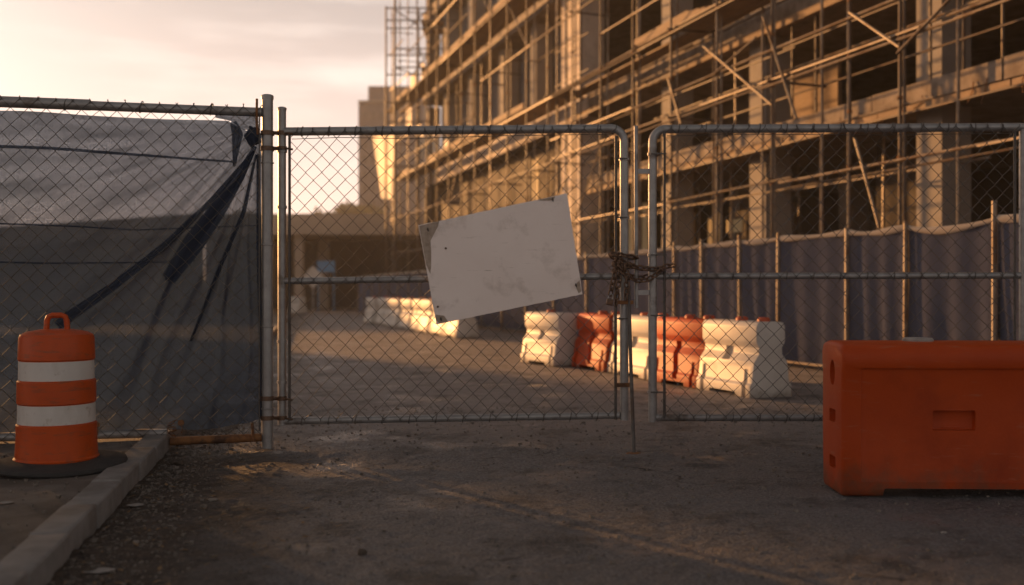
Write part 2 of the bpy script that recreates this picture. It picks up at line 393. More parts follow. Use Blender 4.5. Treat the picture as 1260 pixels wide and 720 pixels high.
def tag(o, label=None, cat=None, group=None, kind=None):
    if label: o['label'] = label
    if cat: o['category'] = cat
    if group: o['group'] = group
    if kind: o['kind'] = kind
    return o
def empty(name, loc, label=None, cat=None, group=None, rz=0.0):
    o = bpy.data.objects.new(name, None); col.objects.link(o); o.location = loc; o.rotation_euler = (0, 0, rz)
    o.empty_display_size = 0.1
    return tag(o, label, cat, group)
def keep(o, parent):
    """parent a mesh that was built in world coordinates under an unrotated Empty"""
    o.parent = parent
    o.location = -Vector(parent.location)
    return o
def wpart(mb, name, material, parent, smooth=None):
    return keep(mb.build(name, material, None, smooth), parent)
def subpart(mb, name, material, part, smooth=None):
    """a piece of a part: shares the part's own coordinates"""
    return mb.build(name, material, part, smooth)
def inst(me, name, parent, loc, rot=(0, 0, 0), scale=(1, 1, 1)):
    o = bpy.data.objects.new(name, me); col.objects.link(o)
    o.location = loc; o.rotation_euler = rot; o.scale = scale
    if parent is not None: o.parent = parent
    return o
def copy_tree(o, parent=None):
    c = o.copy(); col.objects.link(c); c.parent = parent
    for ch in o.children: copy_tree(ch, c)
    return c
def vnoise(x, y, scale, seed, octaves=4, gain=0.5):
    """value noise on numpy arrays"""
    out = np.zeros_like(x, dtype=float); amp = 1.0; tot = 0
    for o in range(octaves):
        rg = np.random.default_rng(seed + o); tab = rg.random((128, 128))
        xs = x * scale * 2 ** o; ys = y * scale * 2 ** o
        xi = np.floor(xs).astype(int); yi = np.floor(ys).astype(int)
        fx = xs - xi; fy = ys - yi; fx = fx * fx * (3 - 2 * fx); fy = fy * fy * (3 - 2 * fy)
        a = tab[xi % 128, yi % 128]; b = tab[(xi + 1) % 128, yi % 128]; c = tab[xi % 128, (yi + 1) % 128]; d = tab[(xi + 1) % 128, (yi + 1) % 128]
        out += amp * ((a * (1 - fx) + b * fx) * (1 - fy) + (c * (1 - fx) + d * fx) * fy); tot += amp; amp *= gain
    return out / tot
def grid_mesh(name, X, Y, Z, material, smooth=True):
    ny, nx = X.shape
    me = bpy.data.meshes.new(name)
    v = np.stack([X, Y, Z], -1).reshape(-1, 3)
    i = np.arange(ny * nx).reshape(ny, nx)
    q = np.stack([i[:-1, :-1], i[:-1, 1:], i[1:, 1:], i[1:, :-1]], -1).reshape(-1, 4)
    me.vertices.add(len(v)); me.vertices.foreach_set('co', v.ravel())
    me.loops.add(q.size); me.loops.foreach_set('vertex_index', q.ravel().astype(np.int32))
    me.polygons.add(len(q)); me.polygons.foreach_set('loop_start', np.arange(0, q.size, 4, dtype=np.int32))
    me.update(calc_edges=True); me.validate()
    if smooth: me.shade_smooth()
    me.materials.append(MATS[material])
    return me
def obj(name, me, parent=None):
    o = bpy.data.objects.new(name, me); col.objects.link(o)
    if parent is not None: o.parent = parent
    return o
def carved(body, cutters, name, material, bevel=0.02, segs=3, cut_bevel=0.012, angle=35):
    """body minus cutters with rounded edges -> mesh data"""
    tmp = body.build('tmp_body', material)
    mods = []
    if bevel:
        b = tmp.modifiers.new('b', 'BEVEL'); b.width = bevel; b.segments = segs; b.limit_method = 'ANGLE'; b.angle_limit = R(25)
    cs = []
    for c in cutters:
        co = c.build('tmp_cut', None)
        if cut_bevel:
            cb = co.modifiers.new('b', 'BEVEL'); cb.width = cut_bevel; cb.segments = 2
        m = tmp.modifiers.new('d', 'BOOLEAN'); m.operation = 'DIFFERENCE'; m.object = co; m.solver = 'EXACT'
        cs.append(co)
    dg = bpy.context.evaluated_depsgraph_get(); dg.update()
    me = bpy.data.meshes.new_from_object(tmp.evaluated_get(dg))
    me.name = name
    for o in cs + [tmp]:
        dm = o.data; bpy.data.objects.remove(o); bpy.data.meshes.remove(dm)
    me.shade_smooth(); me.set_sharp_from_angle(angle=R(angle))
    return me

def chain_link(x0, x1, z0, z1, Wd=0.117, Hd=0.121, r=0.0026, seed=1, jit=0.003, yoff=0.0, barbs=0.0):
    """woven zig-zag wires in the local XZ plane"""
    mb = MB(); rg = random.Random(seed)
    nx = int(math.ceil((x1 - x0) / (Wd / 2))); nz = int(math.ceil((z1 - z0) / (Hd / 2)))
    wd = (x1 - x0) / nx; hz = (z1 - z0) / nz
    J = {}
    def j(i, k):
        if (i, k) not in J: J[(i, k)] = (rg.uniform(-jit, jit), rg.uniform(-jit, jit))
        return J[(i, k)]
    for i in range(nx):
        pts = []
        for k in range(nz + 1):
            ii = i if (k + i) % 2 == 0 else i + 1
            dx, dz = j(ii, k)
            side = 1 if ii == i else -1
            x = x0 + ii * wd + dx + (0.0022 if ii == i else -0.0022) * -1
            z = z0 + k * hz + dz
            pts.append((x, yoff + side * r * 0.9, z))
        if barbs:
            lx, ly, lz = pts[-1]
            pts.append((lx + rg.uniform(-.012, .012), ly, lz + barbs * rg.uniform(0.5, 1.1)))
        mb.tube(pts, r, 5)
    return mb

# ------------------------------------------------------------------ ground, road, kerb
gx = 2600.0
g = MB(); g.add([(-gx, -60, -0.06), (gx, -60, -0.06), (gx, gx, -0.06), (-gx, gx, -0.06)], [(0, 1, 2, 3)])
tag(g.build('ground', 'dirt'), kind='structure')
rd = MB(); rd.add([(-14, -8, -0.016), (14, -8, -0.016), (8, 58, -0.016), (-34, 120, -0.016), (-34, 58, -0.016)], [(0, 1, 2, 3, 4)])
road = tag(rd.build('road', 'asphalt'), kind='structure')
KX = lambda y: -1.04 - 0.2 * y         # kerb face
xs = np.arange(-3.6, 5.2, 0.026); ys = np.arange(1.6, 12.0, 0.026)
X, Y = np.meshgrid(xs, ys)
kd = X - KX(Y)
H = (vnoise(X, Y, 0.7, 11, 3) - 0.5) * 0.02 + (vnoise(X, Y, 7, 21, 4, 0.6) - 0.5) * 0.016 + (vnoise(X, Y, 19, 31, 2, .7) - 0.5) * 0.011
soil = np.clip(1 - (kd - 0.1) / 1.0, 0, 1) * np.clip(vnoise(X, Y, 2.2, 41, 3) * 2.0 - 0.4, 0, 1)
H += soil * (0.018 + (vnoise(X, Y, 12, 51, 4, 0.65) - 0.5) * 0.055)
# loose spoil heaped by the drop rod
for (cx, cy, rx, ry, hh) in ((0.98, 7.0, 0.22, 0.10, 0.022), (1.28, 6.62, 0.16, 0.06, 0.014), (0.33, 6.55, 0.22, 0.07, 0.012), (-1.35, 7.0, 0.5, 0.16, 0.022), (0.15, 7.25, 0.5, 0.1, 0.012)):
    q = ((X - cx) / rx) ** 2 + ((Y - cy) / ry) ** 2
    H += np.exp(-q) * hh * (0.6 + 0.9 * vnoise(X, Y, 18, 61, 3, 0.6))
edge = np.minimum.reduce([X - xs[0], xs[-1] - X, Y - ys[0], ys[-1] - Y]) / 0.5
edge = np.clip(edge, 0, 1)
Z = -0.012 + (H + 0.014) * edge
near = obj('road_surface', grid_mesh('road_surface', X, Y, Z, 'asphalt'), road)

pav_pts = []
pv = MB()
yk = [1.2, 30.0]
xs2 = np.arange(0.0, 1.0001, 1 / 90.0); ys2 = np.arange(1.2, 12.0, 0.04)
A, Yp = np.meshgrid(xs2, ys2)
Xp = (KX(Yp) - 0.15) + (A - 1) * 5.5
Zp = 0.10 + (vnoise(Xp, Yp, 5, 71, 4) - 0.5) * 0.014
pav = tag(obj('pavement', grid_mesh('pavement', Xp, Yp, Zp, 'pavement')), kind='structure')
pb = MB()
pb.add([(KX(12.0) - 0.15, 12.0, 0.098), (KX(45) - 0.15, 45, 0.098), (KX(45) - 6, 45, 0.098), (KX(12.0) - 5.65, 12.0, 0.098)], [(0, 1, 2, 3)])
pb.build('pavement_beyond', 'pavement', pav)
kb = MB(); kb.box8([(KX(1.2) - .16, 1.2, -.05), (KX(1.2) - .01, 1.2, -.05), (KX(45) - .01, 45, -.05), (KX(45) - .16, 45, -.05), (KX(1.2) - .16, 1.2, .06), (KX(1.2) - .01, 1.2, .06), (KX(45) - .01, 45, .06), (KX(45) - .16, 45, .06)])
kerb = tag(kb.build('kerb', 'kerb_concrete'), kind='structure')
kdir = Vector((-0.2, 1, 0)).normalized(); kang = math.atan2(0.2, 1)
kl = 0.60
kbody = MB().box(-0.16, 0.0, 0.004, kl - 0.004, -0.06, 0.13)
kmesh = carved(kbody, [], 'kerb_stone', 'kerb_concrete', bevel=0.014, segs=3)
y = 1.3; i = 0
while y < 16:
    o = inst(kmesh, 'kerb_stone', kerb, (KX(y) + random.uniform(-.004, .004), y, random.uniform(-.004, .004)), (random.uniform(-.006, .006), random.uniform(-.012, .012), kang + random.uniform(-.006, .006)))
    y += kl * kdir.y; i += 1
kr = MB(); kr.box8([(KX(16.3) - .16, 16.3, 0), (KX(16.3), 16.3, 0), (KX(45), 45, 0), (KX(45) - .16, 45, 0), (KX(16.3) - .16, 16.3, .13), (KX(16.3), 16.3, .13), (KX(45), 45, .13), (KX(45) - .16, 45, .13)])
kr.build('kerb_run', 'kerb_concrete', kerb)

# gravel and crumbs
def hz(x, y):
    ix = int(round((x - xs[0]) / 0.026)); iy = int(round((y - ys[0]) / 0.026))
    return Z[iy, ix] if 0 <= ix < len(xs) and 0 <= iy < len(ys) else -0.012
def stone_verts(rg, c, s):
    vs = []
    for sx in (-1, 1):
        for sy in (-1, 1):
            for sz in (-0.6, 0.7):
                vs.append((c[0] + sx * s * rg.uniform(.35, 1), c[1] + sy * s * rg.uniform(.35, 1), c[2] + sz * s * rg.uniform(.5, 1)))
    return vs
SF = [(0, 1, 3, 2), (4, 6, 7, 5), (0, 4, 5, 1), (2, 3, 7, 6), (0, 2, 6, 4), (1, 5, 7, 3)]
gm = MB(); rg = random.Random(5)
for _ in range(9000):
    yy = 2.6 + 7.4 * rg.random() ** 0.8
    if rg.random() < 0.40:
        xx = KX(yy) + 0.02 + abs(rg.gauss(0, 0.26))
    else:
        xx = rg.uniform(KX(yy) + .1, 4.6)
    s = min(0.022, 0.003 + rg.expovariate(1 / 0.0026))
    gm.add(stone_verts(rg, (xx, yy, hz(xx, yy) + s * 0.3), s), SF)
tag(gm.build('gravel', 'stone'), 'loose grit and gravel scattered along the kerb and over the asphalt', 'gravel', kind='stuff')
gm = MB()
for _ in range(900):
    yy = rg.uniform(2.2, 7.0); xx = KX(yy) - 0.16 - rg.random() * 1.6
    s = 0.003 + min(0.014, rg.expovariate(1 / 0.003))
    gm.add(stone_verts(rg, (xx, yy, 0.104 + s * .3), s), SF)
tag(gm.build('pavement_grit', 'stone'), 'fine grit lying on the worn pavement behind the kerb', 'grit', kind='stuff')
# dead leaves flattened on the soil by the kerb
lm = MB()
for _ in range(260):
    yy = rg.uniform(3.2, 8.5); xx = KX(yy) + 0.03 + abs(rg.gauss(0, 0.5))
    a = rg.random() * 6.28; s = rg.uniform(.010, .026); z = hz(xx, yy) + 0.006
    c, sn = math.cos(a), math.sin(a)
    q = [(-1, 0, 0), (-.2, .45, .25), (1, 0, rg.uniform(0, .6)), (-.2, -.45, .2)]
    lm.add([(xx + (p[0] * c - p[1] * sn) * s, yy + (p[0] * sn + p[1] * c) * s, z + p[2] * s) for p in q], [(0, 1, 2, 3)])
tag(lm.build('dead_leaves', 'leaf_litter'), 'dry brown leaf scraps littering the soil along the kerb', 'leaves', kind='stuff')

def lump(name, px, py, size, material, label, cat, flat=0.5, group=None, seed=3, zb=0.0):
    d = (CAM_Z - zb) * FPX / (py - 360); x = (px - 630) / FPX * d
    rg2 = random.Random(seed); bm = bmesh.new(); bmesh.ops.create_icosphere(bm, subdivisions=2, radius=size)
    for v in bm.verts:
        k = 1 + 0.35 * math.sin(v.co.x * 60 / max(size * 20, .4) + seed) * math.cos(v.co.y * 45 + seed * 2) + rg2.uniform(-.12, .12)
        v.co *= k; v.co.z *= flat; v.co.x *= 1.25
    me = bpy.data.meshes.new(name); bm.to_mesh(me); bm.free(); me.materials.append(MATS[material])
    o = obj(name, me); o.location = (x, d, (hz(x, d) if zb == 0 else zb) + size * flat * 0.55)
    return tag(o, label, cat, group)
lump('soil_clod', 218, 573, 0.032, 'clod', 'dark clod of soil beside the kerb below the rusty rail', 'clod', 0.75, seed=2)
lump('stone', 446, 683, 0.022, 'clod', 'small dark stone alone on the open asphalt', 'stone', 0.7, seed=5)
lump('stone', 1161, 657, 0.012, 'paper', 'small pale pebble on the asphalt before the orange barrier', 'stone', 0.6, seed=8)
lump('stone', 205, 585, 0.025, 'stone', 'pale grey stone at the kerb foot by the clod', 'stone', 0.6, seed=9)
lump('stone', 262, 621, 0.02, 'stone', 'brown stone on the leaf strewn soil', 'stone', 0.6, seed=12)
def scrap(px, py, w, h, ang, label, zb=0.0, material='paper'):
    d = (CAM_Z - zb) * FPX / (py - 360); x = (px - 630) / FPX * d
    n = 6; mb = MB(); vs = []; fs = []; rg2 = random.Random(px)
    for i in range(n + 1):
        for k in range(4):
            u = i / n - .5; v = k / 3 - .5
            vs.append((u * w * (1 + rg2.uniform(-.04, .04)), v * h * (1 + rg2.uniform(-.08, .08)), 0.010 + 0.003 * math.sin(u * 5 + v * 3) + rg2.uniform(0, .0015)))
    for i in range(n):
        for k in range(3):
            a = i * 4 + k; fs.append((a, a + 4, a + 5, a + 1))
    nv = len(vs)
    vs2 = vs + [(p[0], p[1], p[2] - 0.003) for p in vs]
    mb.add(vs2, fs + [tuple(nv + q for q in reversed(f)) for f in fs])
    o = mb.build('litter_scrap', material); o.location = (x, d, (hz(x, d) if zb == 0 else zb)); o.rotation_euler = (0, 0, ang)
    return tag(o, label, 'litter')
scrap(167, 627, 0.085, 0.05, 0.1, 'pale flat scrap of card on the soil beside the kerb')
scrap(122, 708, 0.12, 0.055, 0.15, 'larger pale flat scrap lying at the kerb foot')
scrap(6, 621, 0.08, 0.035, 0.3, 'pale scrap lying on the pavement before the drum', 0.10)

# ------------------------------------------------------------------ traffic drum
dx, dy, dz = (70 - 630) / FPX * 5.95, 5.95, 0.108
drum = empty('traffic_drum', (dx, dy, dz), 'orange traffic drum with two white bands on the pavement by the kerb', 'traffic drum', rz=0.3)
b = MB(); b.lathe([(0.385, 0.0), (0.395, 0.012), (0.39, 0.030), (0.33, 0.045), (0.27, 0.052), (0.0, 0.052)], 56)
bo = b.build('rubber_base', 'rubber', drum, 40)
for v in bo.data.vertices:
    a = math.atan2(v.co.y, v.co.x); v.co.z += 0.010 * math.sin(2 * a + 0.6) * (v.co.xy.length / 0.39) ** 2 + 0.004
SR = 0.94
prof = [(0.250, 0.052), (0.252, 0.062), (0.243, 0.072), (0.236, 0.20)]
prof += [(0.237, 0.262), (0.228, 0.268), (0.226, 0.385), (0.232, 0.392)]
prof += [(0.231, 0.518), (0.222, 0.524), (0.220, 0.640), (0.226, 0.648)]
prof += [(0.221, 0.775), (0.212, 0.793), (0.18, 0.808), (0.10, 0.822), (0.0, 0.826)]
dbody = MB().lathe([(a * SR, b) for a, b in prof], 64).build('body', 'drum_orange', drum, 30)
for zz, r0, r1, hh in ((0.270, 0.2285, 0.2268, 0.113), (0.526, 0.2225, 0.2206, 0.112)):
    MB().lathe([(r0 * SR - .004, 0), (r0 * SR, 0.001), (r1 * SR, hh), (r1 * SR - .004, hh + .001)], 64, (0, 0, zz)).build('reflective_band', 'reflective_white', dbody, 30)
hp = [(-0.058, 0, 0.805), (-0.054, 0, 0.875), (-0.045, 0, 0.897), (-0.025, 0, 0.906), (0.025, 0, 0.906), (0.045, 0, 0.897), (0.054, 0, 0.875), (0.058, 0, 0.805)]
MB().tube(hp, 0.0165, 8).build('handle', 'drum_orange', dbody, 50)

# ------------------------------------------------------------------ left fence
FA = Vector(((329 - 630) / FPX * 7.3, 7.3, 0))
FE = Vector((-0.981, -0.193, 0)).normalized()
fang = math.atan2(FE.y, FE.x) - math.pi         # local +x runs to the post, local -y faces the camera
FLEN = 7.6
fence = empty('chain_link_fence', FA, 'chain link fence with steel top rail carrying the torn dark screen', 'fence', rz=fang)
# local x = -a
def fp(o): return o
end_post = MB().tube([(0, 0, -0.05), (0, 0, 2.58)], 0.041, 16).build('end_post', 'galvanized', fence, 40)
MB().lathe([(0.044, 0), (0.046, 0.02), (0.043, 0.03), (0.03, 0.036), (0, 0.037)], 16, (0, 0, 2.565)).build('post_cap', 'galvanized', end_post, 40)
for a in (2.75, 5.3, 7.6):
    MB().tube([(-a, 0.0, -0.05), (-a, 0.0, 2.50)], 0.034, 12).build('line_post', 'galvanized', fence, 40)
MB().tube([(-FLEN, 0, 2.485), (-1.6, 0, 2.478), (-0.04, 0, 2.470)], 0.034, 12).build('top_rail', 'galvanized', fence, 40)
MB().tube([(-3.4, -0.002, 2.487), (-1.22, -0.002, 2.480)], 0.040, 12).build('rail_sleeve', 'galvanized', fence, 40)
MB().tube([(-FLEN, 0, 0.142), (-0.70, 0, 0.138)], 0.030, 12).build('bottom_rail', 'galvanized', fence, 40)
MB().tube([(-0.68, 0, 0.078), (-0.04, 0, 0.088)], 0.030, 12).build('rusty_rail', 'rust', fence, 40)['label'] = 'rust coated bottom rail between kerb and post'
cl_ = chain_link(-FLEN, -0.05, 0.12, 2.50, seed=3, yoff=-0.040, barbs=0.018, r=0.0032)
cl_.build('chain_link_mesh', 'wire', fence, 60)
for z in (0.30, 0.9, 1.5, 2.1):
    MB().tube([(0.043 * math.cos(a), 0.043 * math.sin(a), z) for a in [k * math.pi / 8 for k in range(16)]], 0.006, 6, closed=True).build('tension_band', 'galvanized', fence, 50)
MB().tube([(-0.055, -0.038, 0.14), (-0.055, -0.038, 2.46)], 0.006, 6).build('tension_bar', 'wire', fence)
MB().tube([(-0.072, -0.042, 2.56), (-0.074, -0.045, 2.40), (-0.066, -0.045, 2.30)], 0.009, 8).build('bent_pin', 'rust', fence, 60)
MB().tube([(-0.105, -0.045, 0.20), (-0.10, -0.045, 0.13), (-0.10, -0.045, 0.07)], 0.010, 8).build('stub_wire', 'rust', fence, 60)
for xx in (-0.60, -1.17):
    o = MB().lathe([(0.0, -.006), (0.022, -.006), (0.022, .006), (0.0, .006)], 14, (0, 0, 0)).build('end_cap', 'rust', fence, 40)
    o.rotation_euler = (R(90), 0, 0); o.location = (xx, -0.045, 0.215)
    MB().tube([(xx, -.045, .2), (xx + .01, -.045, .17), (xx, -.03, .14)], .004, 6).build('wire_tie', 'rust', fence)
for k in range(14):
    xx = -0.35 - k * 0.5 + random.uniform(-.05, .05)
    MB().tube([(xx + 0.01 * math.sin(a), 0.042 * math.cos(a), 2.478 + 0.042 * math.sin(a)) for a in [q * math.pi / 6 for q in range(12)]], 0.0035, 5, closed=True).build('wire_tie', 'wire', fence)
# torn loose wire coils
for k in range(3):
    MB().tube([(-0.66 + 0.03 * math.sin(t * 1.1 + k), -0.06 + 0.02 * math.cos(t * 1.7 + k), 0.12 + 0.006 * t * (1 + k * .4)) for t in range(12)], 0.003, 5).build('loose_wire', 'rust', fence)

# the torn privacy screen, hung behind the wires
def fold_off(a, z):
    da = a - 0.09; dzv = 2.31 - z
    r = np.sqrt(da ** 2 + dzv ** 2) + 1e-4
    phi = np.degrees(np.arctan2(dzv, da))
    off = np.zeros_like(a)
    for (c, w, amp) in ((20, 3.0, .012), (30, 2.2, .020), (36, 2.6, -.014), (44, 2.0, .024), (50, 1.8, .034), (55, 2.2, -.02), (60, 1.6, .036), (65, 1.5, -.02), (70, 1.3, .026), (75, 1.1, -.016), (79, 1.0, .022), (83, .9, -.014), (86, .8, .016)):
        wob = 2.5 * np.sin(r * 2.3 + c)
        off += 1.5 * amp * np.exp(-((phi - c - wob) / w) ** 2) * np.clip(r / 0.5, 0.25, 1) * np.clip(1.5 - r / 2.6, 0.15, 1)
    off += (vnoise(a, z, 1.3, 81, 3) - 0.5) * 0.05
    # crumpled foot of the cloth
    off += (vnoise(a * 0.5 + z * .8, z * 3.2, 2.6, 91, 4, 0.6) - 0.5) * 0.09 * np.clip((0.75 - z) / 0.6, 0, 1)
    # slanting drape wrinkles in the upper cloth
    off += 0.010 * np.sin((a * 9 - z * 7.5) + 3 * vnoise(a, z, 1.2, 95, 2)) * np.clip((z - 1.3) / .5, 0, 1)
    return off
av = np.concatenate([np.arange(0.035, 2.2, 0.011), np.arange(2.2, 7.58, 0.05)]); tv = np.linspace(0, 1, 190)
Ag, Tg = np.meshgrid(av, tv)
topz = np.where(Ag < 0.28, 2.30 + np.clip((Ag - 0.06) / 0.22, 0, 1) ** 1.3 * 0.095, 2.395 + 0.016 * np.clip(Ag - .3, 0, 2)) + 0.006 * np.sin(Ag * 5)
botz = 0.170 + 0.02 * np.sin(Ag * 3.1 + 1) + 0.012 * np.sin(Ag * 9) - 0.02 * np.exp(-((Ag - .35) / .2) ** 2) + 0.05 * np.clip(0.14 - Ag, 0, 1) / .14
Zg = botz + (topz - botz) * Tg
OFF = 0.015 + fold_off(Ag, Zg)
OFF = np.maximum(OFF, -0.020)
screen = empty('privacy_screen', FA, 'torn dark navy mesh screen gathered and knotted at the fence post', 'privacy screen', rz=fang)
me = grid_mesh('screen_cloth', -Ag, OFF, Zg, 'screen_fabric')
obj('cloth', me, screen)
def strip(pts_px, widths, yoff, name, label=None, wave=0.012, n=40):
    """folded band of cloth along a polyline of (a, z); widths in metres across"""
    P2 = np.array(pts_px); s = np.linspace(0, 1, len(P2)); u = np.linspace(0, 1, n)
    aa = np.interp(u, s, P2[:, 0]); zz = np.interp(u, s, P2[:, 1]); ww = np.interp(u, np.linspace(0, 1, len(widths)), widths)
    ta = np.gradient(aa); tz = np.gradient(zz); ln = np.hypot(ta, tz); na = -tz / ln; nzv = ta / ln
    q = np.linspace(-.5, .5, 13); Q, U = np.meshgrid(q, np.arange(n))
    A2 = aa[U] + na[U] * ww[U] * Q; Z2 = zz[U] + nzv[U] * ww[U] * Q
    Y2 = yoff + wave * np.cos(Q * 12 + U * 0.05) + 0.004 * np.sin(U * .6)
    o = obj(name, grid_mesh(name, -A2, Y2, Z2, 'screen_fabric'), screen)
    if label: o['label'] = label
def az(px, py):
    d = 7.3 - (329 - px) / 329 * 0.35
    w = P(px, py, d); a = (w - FA).dot(FE)
    return (a, w.z)
strip([az(314, 180), az(296, 215), az(270, 255), az(238, 300), az(208, 344)], [.03, .07, .12, .15, .10], -0.012, 'fold', 'dark doubled fold of cloth hanging from the knot')
strip([az(312, 186), az(294, 222), az(262, 262), az(226, 318), az(206, 346)], [.02, .05, .08, .07, .05], 0.0, 'fold')
strip([az(308, 190), az(262, 245), az(205, 300), az(140, 352), az(70, 400)], [.02, .04, .05, .06, .08], 0.004, 'fold')
strip([az(315, 190), az(300, 260), az(270, 330), az(235, 420)], [.015, .03, .03, .02], 0.0, 'fold')
strip([az(318, 190), az(318, 300), az(321, 420), az(322, 515)], [.03, .03, .035, .04], 0.0, 'fold')
strip([az(265, 143), az(285, 143), az(302, 150), az(318, 150)], [.02, .07, .12, .13], -0.004, 'torn_corner', 'torn top corner of the cloth bunched under the rail')
strip([az(287, 150), az(292, 165), az(290, 185), az(288, 205)], [.05, .08, .05, .02], 0.002, 'torn_corner')
strip([az(-30, 179), az(60, 182), az(150, 189), az(286, 199)], [.022, .022, .020, .014], 0.012, 'seam', wave=.001)
strip([az(-30, 322), az(60, 324), az(180, 323), az(240, 321)], [.012, .012, .010, .006], 0.010, 'seam', wave=.001)
strip([az(-30, 274), az(80, 278), az(170, 283), az(325, 277)], [.012, .012, .010, .006], 0.010, 'seam', wave=.001)
kn = bmesh.new(); bmesh.ops.create_icosphere(kn, subdivisions=3, radius=0.055)
for v in kn.verts:
    v.co *= 1 + 0.28 * math.sin(v.co.x * 90 + v.co.z * 70) * math.cos(v.co.y * 80); v.co.y *= 0.55; v.co.z *= 1.25
me = bpy.data.meshes.new('knot'); kn.to_mesh(me); kn.free(); me.materials.append(MATS['screen_fabric']); me.shade_smooth()
o = obj('knot', me, screen); ka = az(312, 168); o.location = (-ka[0], -0.005, ka[1])

# ------------------------------------------------------------------ gate leaves
GD = 7.40
def gp(px, py, dy=0.0): return P(px, py, GD) + Vector((0, dy, 0))
def corner(p0, pc, p1, r, n=8):
    p0, pc, p1 = Vector(p0), Vector(pc), Vector(p1)
    d0 = (p0 - pc).normalized(); d1 = (p1 - pc).normalized(); c = pc + (d0 + d1) * r
    return [c - d1 * r * math.cos(t) * 1.0 - d0 * r * math.sin(t) for t in [k * math.pi / 2 / n for k in range(n + 1)]]
def band(parent, p, r, name='tension_band', material='galvanized', h=0.02):
    mb = MB(); mb.lathe([(r, -h / 2), (r + .006, -h / 2), (r + .006, h / 2), (r, h / 2)], 14, p); return wpart(mb, name, material, parent, 40)
def tie(parent, p, r, name='wire_tie'):
    mb = MB(); mb.tube([Vector(p) + Vector((0.006 * math.sin(a), r * math.cos(a), r * math.sin(a))) for a in [q * math.pi / 6 for q in range(12)]], 0.0032, 5, closed=True)
    return wpart(mb, name, 'wire', parent)

def leaf_mesh(parent, q, seed):
    """chain link stretched over the quad q = (bl, br, tr, tl)"""
    mb = chain_link(0, 1, 0, 1, Wd=0.117 / (q[1] - q[0]).length, Hd=0.121 / (q[3] - q[0]).length, r=1e-3, seed=seed, jit=0.0)
    return mb
def leaf_wires(parent, bl, br, tl, tr, seed, yoff):
    rg = random.Random(seed); mb = MB()
    nx = int(round((br - bl).length / 0.0585)); nz = int(round((tl - bl).length / 0.0605)); J = {}
    def pt(i, k):
        if (i, k) not in J:
            u = i / nx; v = k / nz
            p = (bl * (1 - u) + br * u) * (1 - v) + (tl * (1 - u) + tr * u) * v
            J[(i, k)] = p + Vector((rg.uniform(-.0035, .0035) + .004 * math.sin(k * .5 + seed), yoff + .006 * math.sin(u * 5 + v * 4 + seed), rg.uniform(-.0035, .0035) + .005 * math.sin(i * .23)))
        return J[(i, k)]
    for i in range(nx):
        pts = []
        for k in range(nz + 1):
            ii = i if (k + i) % 2 == 0 else i + 1
            s = 1 if ii == i else -1
            pts.append(pt(ii, k) + Vector((0.002 * -s, s * 0.0026, 0)))
        pts.append(pts[-1] + Vector((rg.uniform(-.01, .01), 0, rg.uniform(.012, .03))))
        pts.insert(0, pts[0] + Vector((rg.uniform(-.01, .01), 0, -rg.uniform(.006, .02))))
        mb.tube(pts, 0.0033, 5)
    return wpart(mb, 'chain_link_mesh', 'wire', parent, 60)

# left leaf (sags a little at its hinge side)
left_leaf = empty('chain_link_gate', gp(347, 523), 'chain link gate leaf carrying the blank tilted board', 'gate')
RT = 0.031
a_ = gp(349, 162); b_ = gp(768, 158); c_ = gp(768, 517)
pts = [a_] + corner(a_, b_, c_, 0.10) + [c_]
wpart(MB().tube(pts, RT + .001, 12), 'frame_tube', 'galvanized', left_leaf, 45)
hst = wpart(MB().tube([gp(347, 523), gp(347, 134)], 0.030, 14), 'hinge_stile', 'galvanized', left_leaf, 45)
subpart(MB().lathe([(0.033, 0), (0.035, .012), (0.033, .02), (0.02, .026), (0, .027)], 14, gp(347, 136)), 'stile_cap', 'galvanized', hst, 45)
wpart(MB().tube([gp(350, 518), gp(762, 511)], 0.027, 12), 'bottom_rail', 'galvanized', left_leaf, 45)
wpart(MB().tube([gp(350, 346), gp(764, 340)], 0.025, 12), 'mid_rail', 'galvanized', left_leaf, 45)
wpart(MB().tube([gp(357, 517, -.02), gp(357, 160, -.02)], 0.0105, 8), 'tension_bar', 'wire', left_leaf, 50)
wpart(MB().tube([gp(757, 516, -.02), gp(757.5, 168, -.02)], 0.011, 8), 'tension_bar', 'wire', left_leaf, 50)
leaf_wires(left_leaf, gp(357, 517), gp(758, 510), gp(357, 163), gp(758, 159), 5, -0.036)
for py in (196, 268, 392, 473):
    p = gp(768, py); mb = MB(); mb.box(p.x - .075, p.x + .02, p.y - .045, p.y - .036, p.z - .005, p.z + .005)
    subpart(mb, 'band_bolt', 'wire', band(left_leaf, p, 0.034))
for py in (186, 255, 420, 470):
    band(left_leaf, gp(347, py), 0.032)
for k in range(12):
    px = 372 + k * 33
    tie(left_leaf, gp(px, 162 - 4 * k / 12, 0), 0.037)
    if k % 2 == 0 and not 520 < px < 720: tie(left_leaf, gp(px, 345.5 - 5 * k / 12, 0), 0.031)
    tie(left_leaf, gp(px, 517.6 - 6 * k / 12, 0), 0.033)
wpart(MB().tube([gp(360, 172, -.03), gp(420, 170, -.03), gp(500, 171.5, -.03), gp(620, 168, -.03), gp(755, 166, -.03)], 0.0028, 5), 'tension_wire', 'wire', left_leaf)
